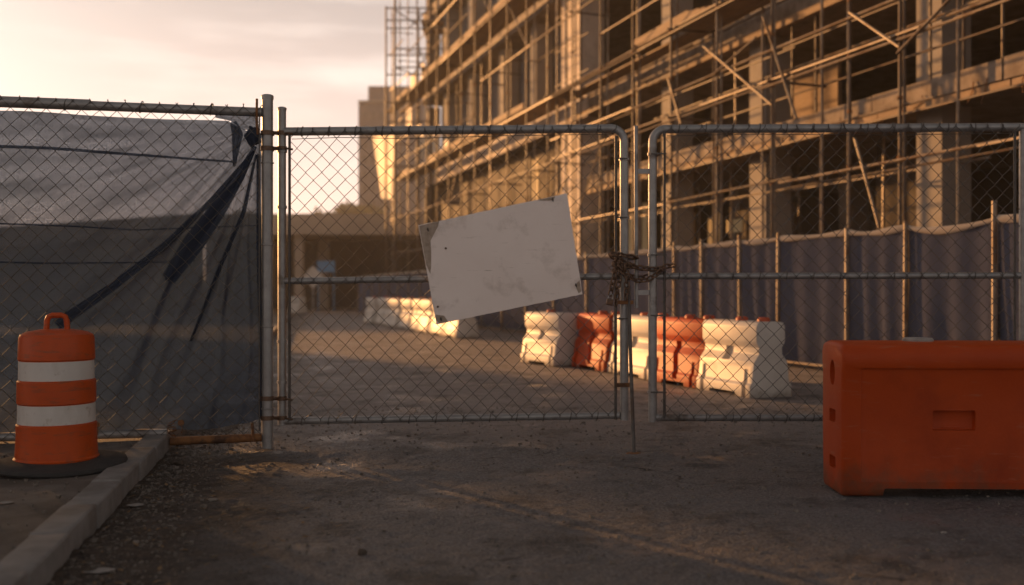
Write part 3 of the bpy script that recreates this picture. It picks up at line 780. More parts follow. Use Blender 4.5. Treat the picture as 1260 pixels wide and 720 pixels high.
# hinges on the fence post
for py in (164, 183, 490, 514):
    p0 = P(329, py, 7.3); p1 = gp(347, py); p2 = gp(358, py + 1, -.02)
    mb = MB(); mb.lathe([(0.042, -.016), (0.050, -.016), (0.050, .016), (0.042, .016)], 14, p0)
    mb.lathe([(0.031, -.016), (0.038, -.016), (0.038, .016), (0.031, .016)], 14, p1)
    mb.tube([p0 + Vector((.04, -.01, 0)), p1 + Vector((-.03, -.01, 0))], 0.014, 8)
    mb.tube([p1 + Vector((.025, -.02, 0)), p2 + Vector((.02, -.015, -.004))], 0.008, 8)
    wpart(mb, 'hinge', 'chain_rust', left_leaf, 40)
# lower drop rod held on the meeting stile
rod = wpart(MB().tube([gp(772.5, 352, -.05), gp(775, 440, -.05), P(780, 559, 7.0)], 0.0135, 10), 'drop_rod', 'wire', left_leaf, 50)
p = P(780, 559, 7.0) + Vector((0, 0, .006))
subpart(MB().lathe([(0.0, -.012), (0.052, -.012), (0.056, -.004), (0.05, .004), (0.018, .008), (0.0, .008)], 20, p), 'rod_foot', 'rust', rod, 40)
for py in (372, 473):
    p = gp(770, py, -.03); wpart(MB().box(p.x - .075, p.x + .05, p.y - .03, p.y - .004, p.z - .014, p.z + .014), 'rod_bracket', 'rust', left_leaf)

# right leaf
right_leaf = empty('chain_link_gate', gp(803, 518), 'chain link gate leaf standing behind the orange barrier', 'gate')
a_ = gp(1258, 156.5); b_ = gp(803, 159); c_ = gp(803, 519)
pts = [a_] + corner(a_, b_, c_, 0.10) + [c_]
wpart(MB().tube(pts, RT + .001, 12), 'frame_tube', 'galvanized', right_leaf, 45)
wpart(MB().tube([gp(1259, 156), gp(1259, 520)], 0.030, 14), 'hinge_stile', 'galvanized', right_leaf, 45)
wpart(MB().tube([gp(807, 514), gp(1255, 514)], 0.027, 12), 'bottom_rail', 'galvanized', right_leaf, 45)
wpart(MB().tube([gp(807, 340), gp(1255, 339)], 0.025, 12), 'mid_rail', 'galvanized', right_leaf, 45)
wpart(MB().tube([gp(817, 514, -.02), gp(817, 163, -.02)], 0.0105, 8), 'tension_bar', 'wire', right_leaf, 50)
wpart(MB().tube([gp(1247, 514, -.02), gp(1247, 163, -.02)], 0.0105, 8), 'tension_bar', 'wire', right_leaf, 50)
leaf_wires(right_leaf, gp(814, 513), gp(1250, 513), gp(814, 158), gp(1250, 156), 9, -0.036)
for py in (190, 314, 388, 482):
    p = gp(803, py); mb = MB(); mb.box(p.x - .02, p.x + .098, p.y - .045, p.y - .036, p.z - .005, p.z + .005)
    subpart(mb, 'band_bolt', 'wire', band(right_leaf, p, 0.034))
for k in range(13):
    px = 835 + k * 33
    tie(right_leaf, gp(px, 158), 0.037); tie(right_leaf, gp(px, 340), 0.031)
    if px < 1030: tie(right_leaf, gp(px, 514), 0.033)
wpart(MB().tube([gp(820, 168, -.03), gp(920, 166, -.03), gp(1080, 167, -.03), gp(1250, 165, -.03)], 0.0028, 5), 'tension_wire', 'wire', right_leaf)
wpart(MB().tube([gp(782.5, 155), gp(783, 379)], 0.0155, 10), 'latch_rod', 'galvanized', right_leaf, 50)
for py in (211, 360):
    p = gp(793, py); mb = MB(); mb.box(p.x - .05, p.x + .05, p.y - .012, p.y + .012, p.z - .018, p.z + .018)
    wpart(mb, 'latch_bracket', 'galvanized', right_leaf)
# gate post past the frame edge
gpost = empty('gate_post', gp(1283, 544), 'steel gate post hinging the leaf behind the orange barrier', 'gate post')
wpart(MB().tube([Vector((gp(1283, 0).x, GD, -.05)), Vector((gp(1283, 0).x, GD, 2.58))], 0.041, 14), 'pipe', 'galvanized', gpost, 45)
for py in (184, 490):
    p = gp(1283, py); mb = MB(); mb.lathe([(0.042, -.016), (0.05, -.016), (0.05, .016), (0.042, .016)], 14, p); mb.tube([p + Vector((-.04, 0, 0)), gp(1261, py)], .013, 8)
    wpart(mb, 'hinge', 'rust', gpost, 40)

# ------------------------------------------------------------------ blank board
SB = [gp(516, 278), gp(697, 239), gp(716, 362), gp(538, 399)]   # tl tr br bl
board = empty('sign_board', (SB[0] + SB[2]) / 2, 'blank off white board with worn corners hung askew on the gate', 'sign board')
nu, nv = 48, 34
mb = MB(); fr = []; bk = []
for j in range(nv + 1):
    for i in range(nu + 1):
        u = i / nu; v = j / nv
        p = (SB[0] * (1 - u) + SB[1] * u) * (1 - v) + (SB[3] * (1 - u) + SB[2] * u) * v
        bend = 0.030 * max(0, 1 - u / .16) ** 2 * (1 - 0.3 * v) + 0.012 * math.sin(u * 3.1) * math.sin(v * 3.1) + 0.006 * max(0, (u - .85) / .15) ** 2
        p = p + Vector((random.uniform(-.0012, .0012) if i in (0, nu) else 0, -0.060 - bend * 0.7, random.uniform(-.0012, .0012) if j in (0, nv) else 0))
        fr.append(p); bk.append(p + Vector((0, 0.004, 0)))
N = (nu + 1) * (nv + 1); fs = []
idx = lambda i, j: j * (nu + 1) + i
for j in range(nv):
    for i in range(nu):
        q = (idx(i, j), idx(i, j + 1), idx(i + 1, j + 1), idx(i + 1, j)); fs.append(q); fs.append(tuple(N + k for k in reversed(q)))
for i in range(nu):
    fs += [(idx(i + 1, 0), idx(i + 1, 0) + N, idx(i, 0) + N, idx(i, 0)), (idx(i, nv), idx(i, nv) + N, idx(i + 1, nv) + N, idx(i + 1, nv))]
for j in range(nv):
    fs += [(idx(0, j), idx(0, j) + N, idx(0, j + 1) + N, idx(0, j + 1)), (idx(nu, j + 1), idx(nu, j + 1) + N, idx(nu, j) + N, idx(nu, j))]
mb.add(fr + bk, fs)
bo = wpart(mb, 'panel', 'sign_face', board, 30)
def bp(u, v, out=0.0):
    p = (SB[0] * (1 - u) + SB[1] * u) * (1 - v) + (SB[3] * (1 - u) + SB[2] * u) * v
    bend = 0.030 * max(0, 1 - u / .16) ** 2 * (1 - 0.3 * v) + 0.012 * math.sin(u * 3.1) * math.sin(v * 3.1) + 0.006 * max(0, (u - .85) / .15) ** 2
    return p + Vector((0, -0.060 - bend * .7 - out, 0))
# peeled skin along the worn edge and corners: thin flakes of bare backing
def flake(poly, name='worn_patch'):
    mb = MB(); n = len(poly)
    vs = [bp(u, v, 0.0016) for u, v in poly]; c = bp(sum(u for u, v in poly) / n, sum(v for u, v in poly) / n, 0.0018)
    mb.add(vs + [c], [((i + 1) % n, i, n) for i in range(n)]); wpart(mb, name, 'sign_wear', board)
flake([(0.004, .01), (.06, .005), (.14, .0), (.125, .05), (.09, .07), (.075, .10), (.06, .09), (.055, .16), (.05, .3), (.035, .42), (.02, .5), (.004, .4)])
flake([(.80, .003), (.86, .004), (.92, .004), (.91, .03), (.88, .035), (.85, .025), (.83, .02)])
flake([(.995, .86), (.995, .97), (.975, .985), (.965, .93), (.975, .88)])
flake([(.004, .90), (.06, .93), (.08, .995), (.02, .995), (.004, .96)])
for (u, v) in ((.055, .06), (.90, .03), (.965, .90), (.035, .955), (.03, .83), (.15, .28)):
    o = wpart(MB().lathe([(0, -.001), (.008, -.001), (.008, .002), (0, .004)], 10, (0, 0, 0)), 'tie_hole', 'chain_rust', board)
    o.rotation_euler = (R(90), 0, 0); o.location = bp(u, v, 0.003) - board.location
for (u, v) in ((.055, .06), (.90, .03), (.965, .90), (.035, .955)):
    p = bp(u, v, .004)
    wpart(MB().tube([p + Vector((0, .06, .012)), p + Vector((0, -.004, .010)), p + Vector((.002, -.006, 0)), p + Vector((.004, .0, -.012)), p + Vector((.004, .06, -.014))], .0045, 5), 'wire_tie', 'wire', board)

# ------------------------------------------------------------------ chain and padlock
def link_mesh():
    pts = []
    for k in range(16):
        a = 2 * math.pi * k / 16
        pts.append((0.0175 * math.cos(a), 0, 0.0175 * math.sin(a) + (0.010 if math.sin(a) >= 0 else -0.010)))
    m = MB().tube(pts, 0.0062, 8, closed=True).mesh('link', 60); m.materials.append(MATS['chain_rust']); return m
LM = link_mesh()
chain = empty('chain', gp(785, 330), 'rusty chain wrapped round the two meeting gate stiles', 'chain')
def lay_chain(path, pitch=0.043, start=0):
    pts = [Vector(p) for p in path]
    seg = [(pts[i + 1] - pts[i]).length for i in range(len(pts) - 1)]; tot = sum(seg); n = int(tot / pitch)
    for k in range(n + 1):
        s = k * pitch; i = 0
        while i < len(seg) - 1 and s > seg[i]: s -= seg[i]; i += 1
        t = min(1, s / seg[i]); p = pts[i].lerp(pts[i + 1], t); d = (pts[i + 1] - pts[i]).normalized()
        q = d.to_track_quat('Z', 'Y') @ Matrix.Rotation(R(40 + 90 * (k % 2)) + random.uniform(-.12, .12), 3, 'Z').to_quaternion()
        o = inst(LM, 'link', chain, p - chain.location, q.to_euler())
def loop(xl, xr, py, sag, tilt, fr=-0.055, bkd=0.05, n=14):
    """one turn round both stiles"""
    out = []
    L_, R_ = gp(xl, py), gp(xr, py + tilt)
    for k in range(n + 1):
        t = k / n; p = L_.lerp(R_, t); p.y += fr - .008 * math.sin(t * 9); p.z -= sag * 4 * t * (1 - t); out.append(p)
    for k in range(n + 1):
        t = 1 - k / n; p = L_.lerp(R_, t); p.y += bkd; p.z -= sag * 3 * t * (1 - t); out.append(p)
    return out
lay_chain(loop(755, 814, 316, 0.04, 14, fr=-.06))
lay_chain(loop(756, 812, 326, 0.10, 6, fr=-.075))
lay_chain(loop(754, 781, 313, 0.0, 4, fr=-.085))
lay_chain(loop(757, 779, 333, -0.01, -5, fr=-.06))
lay_chain([gp(812, 331, -.06), gp(818, 328, -.065), gp(828, 327, -.06)])
lay_chain([gp(758, 318, -.07), gp(756, 335, -.07), gp(752, 352, -.065), gp(750, 362, -.062)])
lay_chain([gp(762, 322, -.07), gp(760, 345, -.075), gp(757, 372, -.065)])
lay_chain([gp(768, 330, -.085), gp(770, 352, -.08), gp(768, 372, -.075)])
lock = empty('padlock', gp(749, 372, -.068), 'small rusty padlock dangling from the chain end', 'padlock')
lb = carved(MB().box(-.026, .026, -.011, .011, -.022, .026), [], 'lock_body', 'chain_rust', bevel=.007, segs=2)
o = obj('body', lb, lock)
MB().tube([(-.017, 0, .02), (-.017, 0, .045), (-.010, 0, .060), (0, 0, .065), (.010, 0, .060), (.017, 0, .045), (.017, 0, .02)], .0048, 8).build('shackle', 'galvanized', lock, 60)
o = MB().lathe([(0, 0), (.006, 0), (.006, .002), (0, .002)], 10).build('keyhole', 'rust', lock); o.rotation_euler = (R(90), 0, 0); o.location = (0, -.0105, -.006)
lock.rotation_euler = (0, R(12), R(15))

# ------------------------------------------------------------------ near orange barrier
def near_barrier():
    Ln, Hh = 1.85, 0.865
    # profile across (y) and up (z); front is -y
    hw = [(0.175, 0.0), (0.195, 0.04), (0.205, 0.40), (0.200, 0.70), (0.215, 0.735), (0.215, 0.80), (0.185, 0.850), (0.10, Hh)]
    prof = [(-a, z) for a, z in hw] + [(a, z) for a, z in reversed(hw)]
    n = len(prof); body = MB()
    xs_ = [0.0, Ln]
    vs = [(x, a, z) for x in xs_ for a, z in prof]
    fs = [tuple(range(n)), tuple(range(2 * n - 1, n - 1, -1))]
    fs += [(i, n + i, n + (i + 1) % n, (i + 1) % n) for i in range(n)]
    body.add(vs, fs)
    cut = []
    cut.append(MB().box(0.235, Ln - 0.235, -0.5, 0.5, -0.2, 0.050))                  # gap under the body between the feet
    for sgn in (-1, 1):                                                            # sunk long panel
        y0, y1 = (-0.30, -0.190) if sgn < 0 else (0.190, 0.30)
        cut.append(MB().box(0.105, Ln - 0.105, y0, y1, 0.085, 0.722))
        y0, y1 = (-0.30, -0.150) if sgn < 0 else (0.150, 0.30)
        cut.append(MB().box(0.505, 0.740, y0, y1, 0.375, 0.487))                      # hand hold
        cut.append(MB().box(1.16, 1.40, y0, y1, 0.375, 0.487))
    for x0, x1 in ((-0.1, 0.045), (Ln - 0.045, Ln + .1)):                          # pockets in the ends
        cut.append(MB().box(x0, x1, -0.075, 0.045, 0.40, 0.475))
        cut.append(MB().box(x0, x1, -0.075, 0.045, 0.135, 0.205))
        c = MB(); ring = [(-.015 + .055 * math.cos(a) * .9, .685 + .075 * math.sin(a)) for a in [k * 2 * math.pi / 16 for k in range(16)]]
        c.add([(x0, a, b) for a, b in ring] + [(x1, a, b) for a, b in ring], [tuple(range(15, -1, -1)), tuple(range(16, 32))] + [(i, (i + 1) % 16, 16 + (i + 1) % 16, 16 + i) for i in range(16)])
        cut.append(c)
    return carved(body, cut, 'barrier_shell', 'orange_plastic', bevel=0.022, segs=3, cut_bevel=0.010, angle=40)
pb_ = P(1036, 612, 5.59)
nb = empty('water_barrier', (pb_.x, 5.59 + 0.18, 0.004), 'orange plastic water barrier standing before the gate leaf', 'barrier', rz=R(-2.0))
obj('shell', near_barrier(), nb)
MB().lathe([(0.0, 0), (0.085, 0), (0.085, .012), (.075, .02), (0, .022)], 24, (0.50, 0.02, 0.864)).build('fill_cap', 'paper', nb, 40)
MB().box(0.565, 0.68, -0.156, -0.1505, 0.385, 0.392).build('grip_lip', 'orange_plastic', nb)

# ------------------------------------------------------------------ row of water barriers
def row_barrier(material):
    Ln, Hh = 1.16, 1.07
    SZ = 0.775
    hw = [(0.295, 0.0), (0.295, 0.17), (0.265, 0.21), (0.235, 0.50), (0.165, 0.61), (0.160, 0.70), (0.195, 0.765), (0.203, 0.80), (0.203, 1.0), (0.175, 1.06), (0.11, Hh)]
    prof = [(-a, z) for a, z in hw] + [(a, z) for a, z in reversed(hw)]
    n = len(prof); body = MB()
    body.add([(x, a, z) for x in (0.0, Ln) for a, z in prof], [tuple(range(n)), tuple(range(2 * n - 1, n - 1, -1))] + [(i, n + i, n + (i + 1) % n, (i + 1) % n) for i in range(n)])
    cut = []
    for sgn in (-1, 1):
        y0, y1 = (-.6, -.235) if sgn < 0 else (.235, .6)
        cut.append(MB().box(.09, .17, y0, y1, -.1, .40)); cut.append(MB().box(Ln - .17, Ln - .09, y0, y1, -.1, .40))
        y0, y1 = (-.6, -.115) if sgn < 0 else (.115, .6)
        if material == 'row_orange':
            c = MB(); m_ = Ln / 2
            c.box8([(m_ - .12, y0 - .06 * sgn * 0, .10), (m_ + .0, y0, .10), (m_ + .0, y1 + sgn * -.0, .10), (m_ - .12, y1, .10), (m_ - .03, y0, .70), (m_ + .10, y0, .70), (m_ + .10, y1, .70), (m_ - .03, y1, .70)])
            cut.append(c)
        else:
            cut.append(MB().box(Ln / 2 - .06, Ln / 2 + .10, y0, y1, .50, .70))
    cut.append(MB().box(.30, Ln - .30, -.5, .5, -.1, .06))
    for m_ in [body] + cut: m_.v = [(a, b * .9, c * SZ) for a, b, c in m_.v]
    return carved(body, cut, 'barrier_shell', material, bevel=0.007, segs=2, cut_bevel=0.004, angle=25)
WM = row_barrier('white_plastic')
OM = row_barrier('row_orange')
capm = MB().lathe([(0, 0), (.07, 0), (.07, .03), (.055, .045), (0, .05)], 16).mesh('fill_cap', 40); capm.materials.append(MATS['cap_red'])
def put_barrier(p0, ang, me, label, group=None, caps=(0.25, 0.8), sc=1.0):
    o = empty('water_barrier', p0, label, 'barrier', group, rz=ang); o.scale = (sc, sc, sc)
    obj('shell', me, o)
    for cx in caps: inst(capm, 'fill_cap', o, (cx * 1.16, 0.0, 0.827))
    return o
rowd = Vector((-0.345, 1.0, 0)).normalized()
def gpt(px, py): 
    d = CAM_Z * FPX / (py - 360); return Vector(((px - 630) / FPX * d, d, 0))
start = gpt(950, 490); start.y += .05
seq = [(WM, 'white plastic barrier with its end exposed, first of the alternating row'),
       (OM, 'orange plastic barrier between the first two white ones of the row'),
       (WM, 'white plastic barrier standing between the two orange ones'),
       (OM, 'orange plastic barrier next to the gap in the alternating row'),
       (WM, 'white plastic barrier set askew after the second orange one')]
p = start.copy()
offs = [0, 0, .0, .0, -.31]
angs = [0, .02, -.03, .02, .12]
lens = [1.17, 1.17, 1.5, 1.17, 1.2]
for k, (me_, lab) in enumerate(seq):
    ang = math.atan2(rowd.y, rowd.x) + angs[k]
    q = p + Vector((offs[k], 0, 0))
    o = put_barrier(q, ang, me_, lab, 'alternating row of barriers behind the gate', caps=(0.12, .5) if k != 4 else (.5,))
    if k == 2: o.scale = (1.26, 1, 1)
    p = p + rowd * lens[k]
s_far0 = gpt(575, 416)
for k in range(9):
    q = s_far0 + UV * (k * 1.50) + NV * (0.05 * math.sin(k * 2.1))
    put_barrier(q, math.atan2(UV.y, UV.x) + 0.05 * math.sin(k * 1.7), WM, 'white barrier of the sunlit far row beyond the dark gap', 'sunlit far row of white barriers', caps=(.5,), sc=1.15)

# ------------------------------------------------------------------ screened site fence
LF = 8.88
sfence = empty('site_fence', W(s_of_depth(11.5, LF), LF, 0), 'site fence hung with grey blue sheeting along the scaffold', 'fence')
posts_dep = [9.0, 10.15] + [KL * LF / (px - 232) for px in (1227, 1117, 1045, 960, 913, 866, 832)]
while posts_dep[-1] < 54: posts_dep.append(posts_dep[-1] + 2.1)
HT = 2.03
rgf = random.Random(4)
ph = [HT + 0.06 + rgf.uniform(-.03, .04) for _ in posts_dep]; ph[2] += .12
for k, dep in enumerate(posts_dep):
    s = s_of_depth(dep, LF)
    wpart(MB().tube([W(s, LF - .04, -.02), W(s + rgf.uniform(-.02, .02), LF - .04, ph[k])], 0.030, 10), 'post', 'scaffold_steel', sfence, 45)
for k in range(len(posts_dep) - 1):
    s0, s1 = s_of_depth(posts_dep[k], LF), s_of_depth(posts_dep[k + 1], LF)
    nU = 40 if k < 9 else 14; nV = 16
    u = np.linspace(0, 1, nU); v = np.linspace(0, 1, nV); U, V = np.meshgrid(u, v)
    sag = rgf.uniform(.01, .04) if k != 2 else .08
    tz = HT - 0.03 - sag * 4 * U * (1 - U) * (0.7 + .6 * U)
    Zf = 0.06 + (tz - 0.06) * V
    Sf = s0 + (s1 - s0) * U
    Lf = LF + 0.02 + 0.035 * np.sin(U * 19 + k + 2 * vnoise(Sf, Zf, .7, 5 + k, 2)) * (1.05 - 0.6 * V) + 0.05 * (vnoise(Sf, Zf * .3, 2.2, 15 + k, 3) - .5) + 0.03 * np.sin(U * np.pi) * (1 - V)
    v3 = [[W(float(a), float(b), float(c)) for a, b, c in zip(r1, r2, r3)] for r1, r2, r3 in zip(Sf, Lf, Zf)]
    XX = np.array([[q.x for q in r] for r in v3]); YY = np.array([[q.y for q in r] for r in v3])
    pan = keep(obj('screen_panel', grid_mesh('screen_panel', XX, YY, Zf, 'fence_fabric')), sfence)
    # rolled hem along the top edge
    nn = 16; pts = []; rs = []
    for q in range(nn + 1):
        t = q / nn; zt = HT - 0.03 - sag * 4 * t * (1 - t) * (0.7 + .6 * t)
        pts.append(W(s0 + (s1 - s0) * t, LF + 0.0 + .01 * math.sin(t * 9 + k), zt)); rs.append(0.040 + 0.012 * math.sin(t * 7 + k * 2))
    subpart(MB().tube(pts, rs, 8), 'hem', 'sunlit_hem_fabric', pan, 60)
for k in range(0, len(posts_dep) - 3, 3):
    s0, s1 = s_of_depth(posts_dep[k], LF), s_of_depth(posts_dep[k + 3], LF)
    wpart(MB().tube([W(s0, LF - .01, .07), W(s1, LF - .01, .07)], .022, 8), 'bottom_rail', 'scaffold_steel', sfence, 45)

# ------------------------------------------------------------------ building
bld = empty('building_shell', W(s_of_depth(20, 12.2), 12.2, 0), 'unfinished concrete frame building behind the scaffold', 'building')
SD = lambda dep, L=12.2: s_of_depth(dep, L)
S0, S1 = SD(7.0), SD(31.0); SE = SD(53.8)
def bbox(name, material, *a): return wpart(MB().wbox(*a), name, material, bld)
# floors
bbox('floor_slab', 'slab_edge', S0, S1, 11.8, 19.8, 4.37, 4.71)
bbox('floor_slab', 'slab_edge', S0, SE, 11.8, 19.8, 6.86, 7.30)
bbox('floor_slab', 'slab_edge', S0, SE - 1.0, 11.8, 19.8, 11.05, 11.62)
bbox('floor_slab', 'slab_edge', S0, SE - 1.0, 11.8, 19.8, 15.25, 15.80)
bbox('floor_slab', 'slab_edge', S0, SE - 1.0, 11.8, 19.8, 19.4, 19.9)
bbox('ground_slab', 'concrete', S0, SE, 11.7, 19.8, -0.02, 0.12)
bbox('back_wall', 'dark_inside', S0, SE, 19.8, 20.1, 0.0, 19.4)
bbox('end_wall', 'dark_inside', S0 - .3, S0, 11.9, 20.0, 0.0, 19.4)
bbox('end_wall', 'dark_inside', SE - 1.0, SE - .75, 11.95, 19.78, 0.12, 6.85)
for z0_, z1_ in ((7.3, 11.04), (11.62, 15.24), (15.8, 19.39)): bbox('end_wall', 'infill', SE - 1.6, SE - 1.35, 12.9, 19.78, z0_, z1_)
# timber edge forms under the slab rims, in lengths
sL = S0
while sL < S1 - 1:
    ln = random.uniform(2.6, 3.4)
    bbox('form_board', 'timber', sL, min(sL + ln - .03, S1), 11.70 + random.uniform(0, .04), 11.88, 4.215 + random.uniform(-.02, .02), 4.345)
    bbox('form_board', 'timber', sL + .4, min(sL + ln + .37, SE), 11.72 + random.uniform(0, .04), 11.88, 6.70 + random.uniform(-.02, .02), 6.835)
    bbox('edge_board', 'slab_edge', sL + .2, min(sL + ln + .17, S1), 11.745 + random.uniform(0, .015), 11.795, 4.385, 4.71 + random.uniform(-.02, .02))
    sL += ln
sL = S1
while sL < SE - 1:
    ln = random.uniform(2.6, 3.4)
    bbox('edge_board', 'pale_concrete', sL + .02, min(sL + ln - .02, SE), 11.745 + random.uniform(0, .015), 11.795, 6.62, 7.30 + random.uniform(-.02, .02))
    sL += ln
# columns
for dep, w in ((12.0, .62), (17.25, .62), (22.45, .66), (26.7, .62)):
    s = SD(dep); bbox('column', 'concrete', s - w / 2, s + w / 2, 12.2, 12.2 + w, .12, 4.36); bbox('column', 'concrete', s - w / 2, s + w / 2, 12.2, 12.2 + w, 4.71, 6.85)
    for z0, z1 in ((7.30, 11.04), (11.62, 15.24)):
        bbox('column', 'concrete', s - w / 2, s + w / 2, 12.2, 12.2 + w, z0, z1)
for dep, w in ((32.9, 1.75), (36.9, .62), (40.7, .62), (45.2, .66), (49.6, .62), (53.3, .6)):
    s = SD(dep)
    for z0, z1 in ((.12, 6.85), (7.30, 11.04), (11.62, 15.24), (15.8, 19.39)):
        if z0 < 1 and w < 1: continue
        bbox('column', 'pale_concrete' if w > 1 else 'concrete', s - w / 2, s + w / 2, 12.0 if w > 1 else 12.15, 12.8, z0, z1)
# inner columns
for dep in (14.0, 19.5, 25.0, 30.0, 38, 44, 50):
    s = SD(dep, 16); bbox('inner_column', 'concrete', s - .25, s + .25, 15.6, 16.1, .12, 4.36 if dep < 31 else 6.85)
# infill walls of the far wing, bay by bay
deps = [32.9, 36.9, 40.7, 45.2, 49.6, 53.3]
for i in range(5):
    s0, s1 = SD(deps[i]) + (.9 if i == 0 else .33), SD(deps[i + 1]) - .33
    for z0, z1 in ((7.3, 11.04), (11.62, 15.24), (15.8, 19.39)):
        wp = bbox('infill_wall', 'infill', s0 + .01, s1 - .01, 12.85, 13.0, z0, z1)
        if (i + int(z0)) % 3 != 0:
            sm = (s0 + s1) / 2
            wpart(MB().wbox(sm - .7, sm + .7, 12.80, 12.845, z0 + 1.0, z1 - .7), 'opening', 'window_glass', bld)
    n = 2
    for k in range(n):
        a0 = s0 + (s1 - s0) * k / n; a1 = s0 + (s1 - s0) * (k + 1) / n
        bbox('hoarding_panel', 'shaded_plywood', a0 - .75, a1 + .30, 12.5 + .07 * ((k + i) % 2), 12.56 + .07 * ((k + i) % 2), .12, 6.5 + .3 * random.random())
# pale boards and sheets added for sunlit spots; the light is in their colour
def pale(px0, px1, py0, py1, L_, material='sunlit_yellow', name='sunlit_board'):
    a = F(px0, py1, L_); b = F(px1, py0, L_); z0 = F((px0 + px1) / 2, py1, L_).z; z1 = F((px0 + px1) / 2, py0, L_).z
    sa = (a.x * UV.x + a.y * UV.y); sb = (b.x * UV.x + b.y * UV.y)
    return bbox(name, material, min(sa, sb), max(sa, sb), L_, L_ + .05, z0, z1)
for (x0, x1, y0, y1, L_) in ((772, 784, 262, 312, 13.3), (790, 797, 250, 312, 13.4), (843, 847, 258, 320, 13.2), (850, 854, 262, 320, 13.2), (871, 876, 268, 318, 13.3), (880, 884, 262, 318, 13.3), (894, 913, 270, 286, 13.4), (655, 662, 196, 250, 12.05), (735, 741, 262, 330, 13.0)):
    pale(x0, x1, y0, y1, L_)
for (x0, x1, y0, y1) in ((505, 511, 92, 118), (518, 522, 78, 112), (548, 553, 88, 104), (512, 521, 160, 196), (527, 540, 158, 190), (545, 553, 172, 200), (500, 506, 132, 158), (566, 570, 160, 182)):
    pale(x0, x1, y0, y1, 11.95, 'pale_sheet', 'pale_panel')
# rooms behind the near bays
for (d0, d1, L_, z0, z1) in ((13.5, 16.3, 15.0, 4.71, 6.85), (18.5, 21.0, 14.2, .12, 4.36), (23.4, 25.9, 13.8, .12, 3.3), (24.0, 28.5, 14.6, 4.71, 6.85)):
    bbox('partition', 'shaded_plywood', SD(d0), SD(d1), L_, L_ + .12, z0, z1)
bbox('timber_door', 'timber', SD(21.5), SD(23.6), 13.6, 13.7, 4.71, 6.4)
# shoring props under the lowest slab
for L_ in (12.9, 14.6):
    dep = 11.0
    while dep < 31:
        s = SD(dep + random.uniform(-.3, .3), L_)
        wpart(MB().tube([W(s, L_, .12), W(s + random.uniform(-.05, .05), L_, 4.36)], [.034, .028], 8), 'prop', 'scaffold_steel', bld, 45)
        dep += 1.75
# hanging ties and rebar ends at the slab rim
for k in range(26):
    s = S0 + 1.5 + k * .8 + random.uniform(-.3, .3); h = random.uniform(.12, .4)
    wpart(MB().tube([W(s, 11.72, 4.46), W(s + random.uniform(-.1, .1), 11.69, 4.46 - h * .5), W(s + random.uniform(-.2, .2), 11.69, 4.46 - h)], .010, 5), 'hanging_tie', 'rust', bld)

# ------------------------------------------------------------------ scaffold
scf = empty('scaffold', W(s_of_depth(20, 10.5), 10.5, 0), 'tube scaffold with plank decks running along the unfinished building', 'scaffold')
LO, LI = 10.5, 11.55
def sp(name, pts, r=.031, material=None, seg=8):
    material = material or ('backlit_steel' if name in ('transom', 'rung') or (name in ('standard', 'upright') and rgs.random() < .55) else 'scaffold_steel')
    return wpart(MB().tube(pts, r, seg), name, material, scf, 45)
dlist = [KL * LO / (px - 232) for px in (1107, 1045, 950, 882, 826)]
while dlist[-1] < 53.5: dlist.append(dlist[-1] + 1.95)
dlist = [9.6, 11.6] + dlist
rgs = random.Random(21); MBc = MB()
lifts = [1.2, 3.22, 5.08, 7.10, 9.15, 11.2, 13.2, 15.2, 17.2]
for k, dep in enumerate(dlist):
    top = 10.0 if dep < 20 else (14.0 if dep < 32 else 16.6)
    s = s_of_depth(dep, LO)
    ln = rgs.uniform(-.03, .03)
    sp('standard', [W(s, LO, 0), W(s + ln, LO, top + rgs.uniform(-.3, .9))], .030)
    for z in lifts:
        if z < top - .5:
            MBc.lathe([(.034, -.045), (.050, -.045), (.050, .045), (.034, .045)], 8, W(s + ln * z / top, LO, z))
            MBc.lathe([(.034, -.03), (.046, -.03), (.046, .03), (.034, .03)], 8, W(s + ln * z / top, LO, z + .95))
    si = s_of_depth(dep + .25, LI)
    if (dep > 21 and k % 2 == 0) or 14 < dep < 21:
        far_ = dep > 33; si = s_of_depth(dep + .25, 11.9) if far_ else si
        sp('standard', [W(si, 11.9 if far_ else LI, 7.30 if far_ else 0), W(si, 11.9 if far_ else LI, top if not far_ else 11.04)], .030)
    if 16 < dep < 33:
        sm = s_of_depth(dep + .9, LO + .55); sp('standard', [W(sm, LO + .55, 0), W(sm, LO + .55, top - .6)], .024, 'scaffold_steel')
    for z in lifts:
        if z < top - .5 and z > 2 and not (dep < 17 and z < 5) and rgs.random() < .45:
            sp('transom', [W(s, LO - .12, z + .07), W(s, 11.70, z + .07 + rgs.uniform(-.03, .03))], .027, seg=6)
tag(wpart(MBc, 'couplers', 'rust', scf), kind='stuff')
# inner uprights standing on the first slab
for px in (1145, 1186, 1234, 1004, 975, 905):
    dep = KL * 11.9 / (px - 232); s = s_of_depth(dep, 11.9)
    sp('upright', [W(s, 11.9, 4.71), W(s, 11.9, 6.85)], .026)
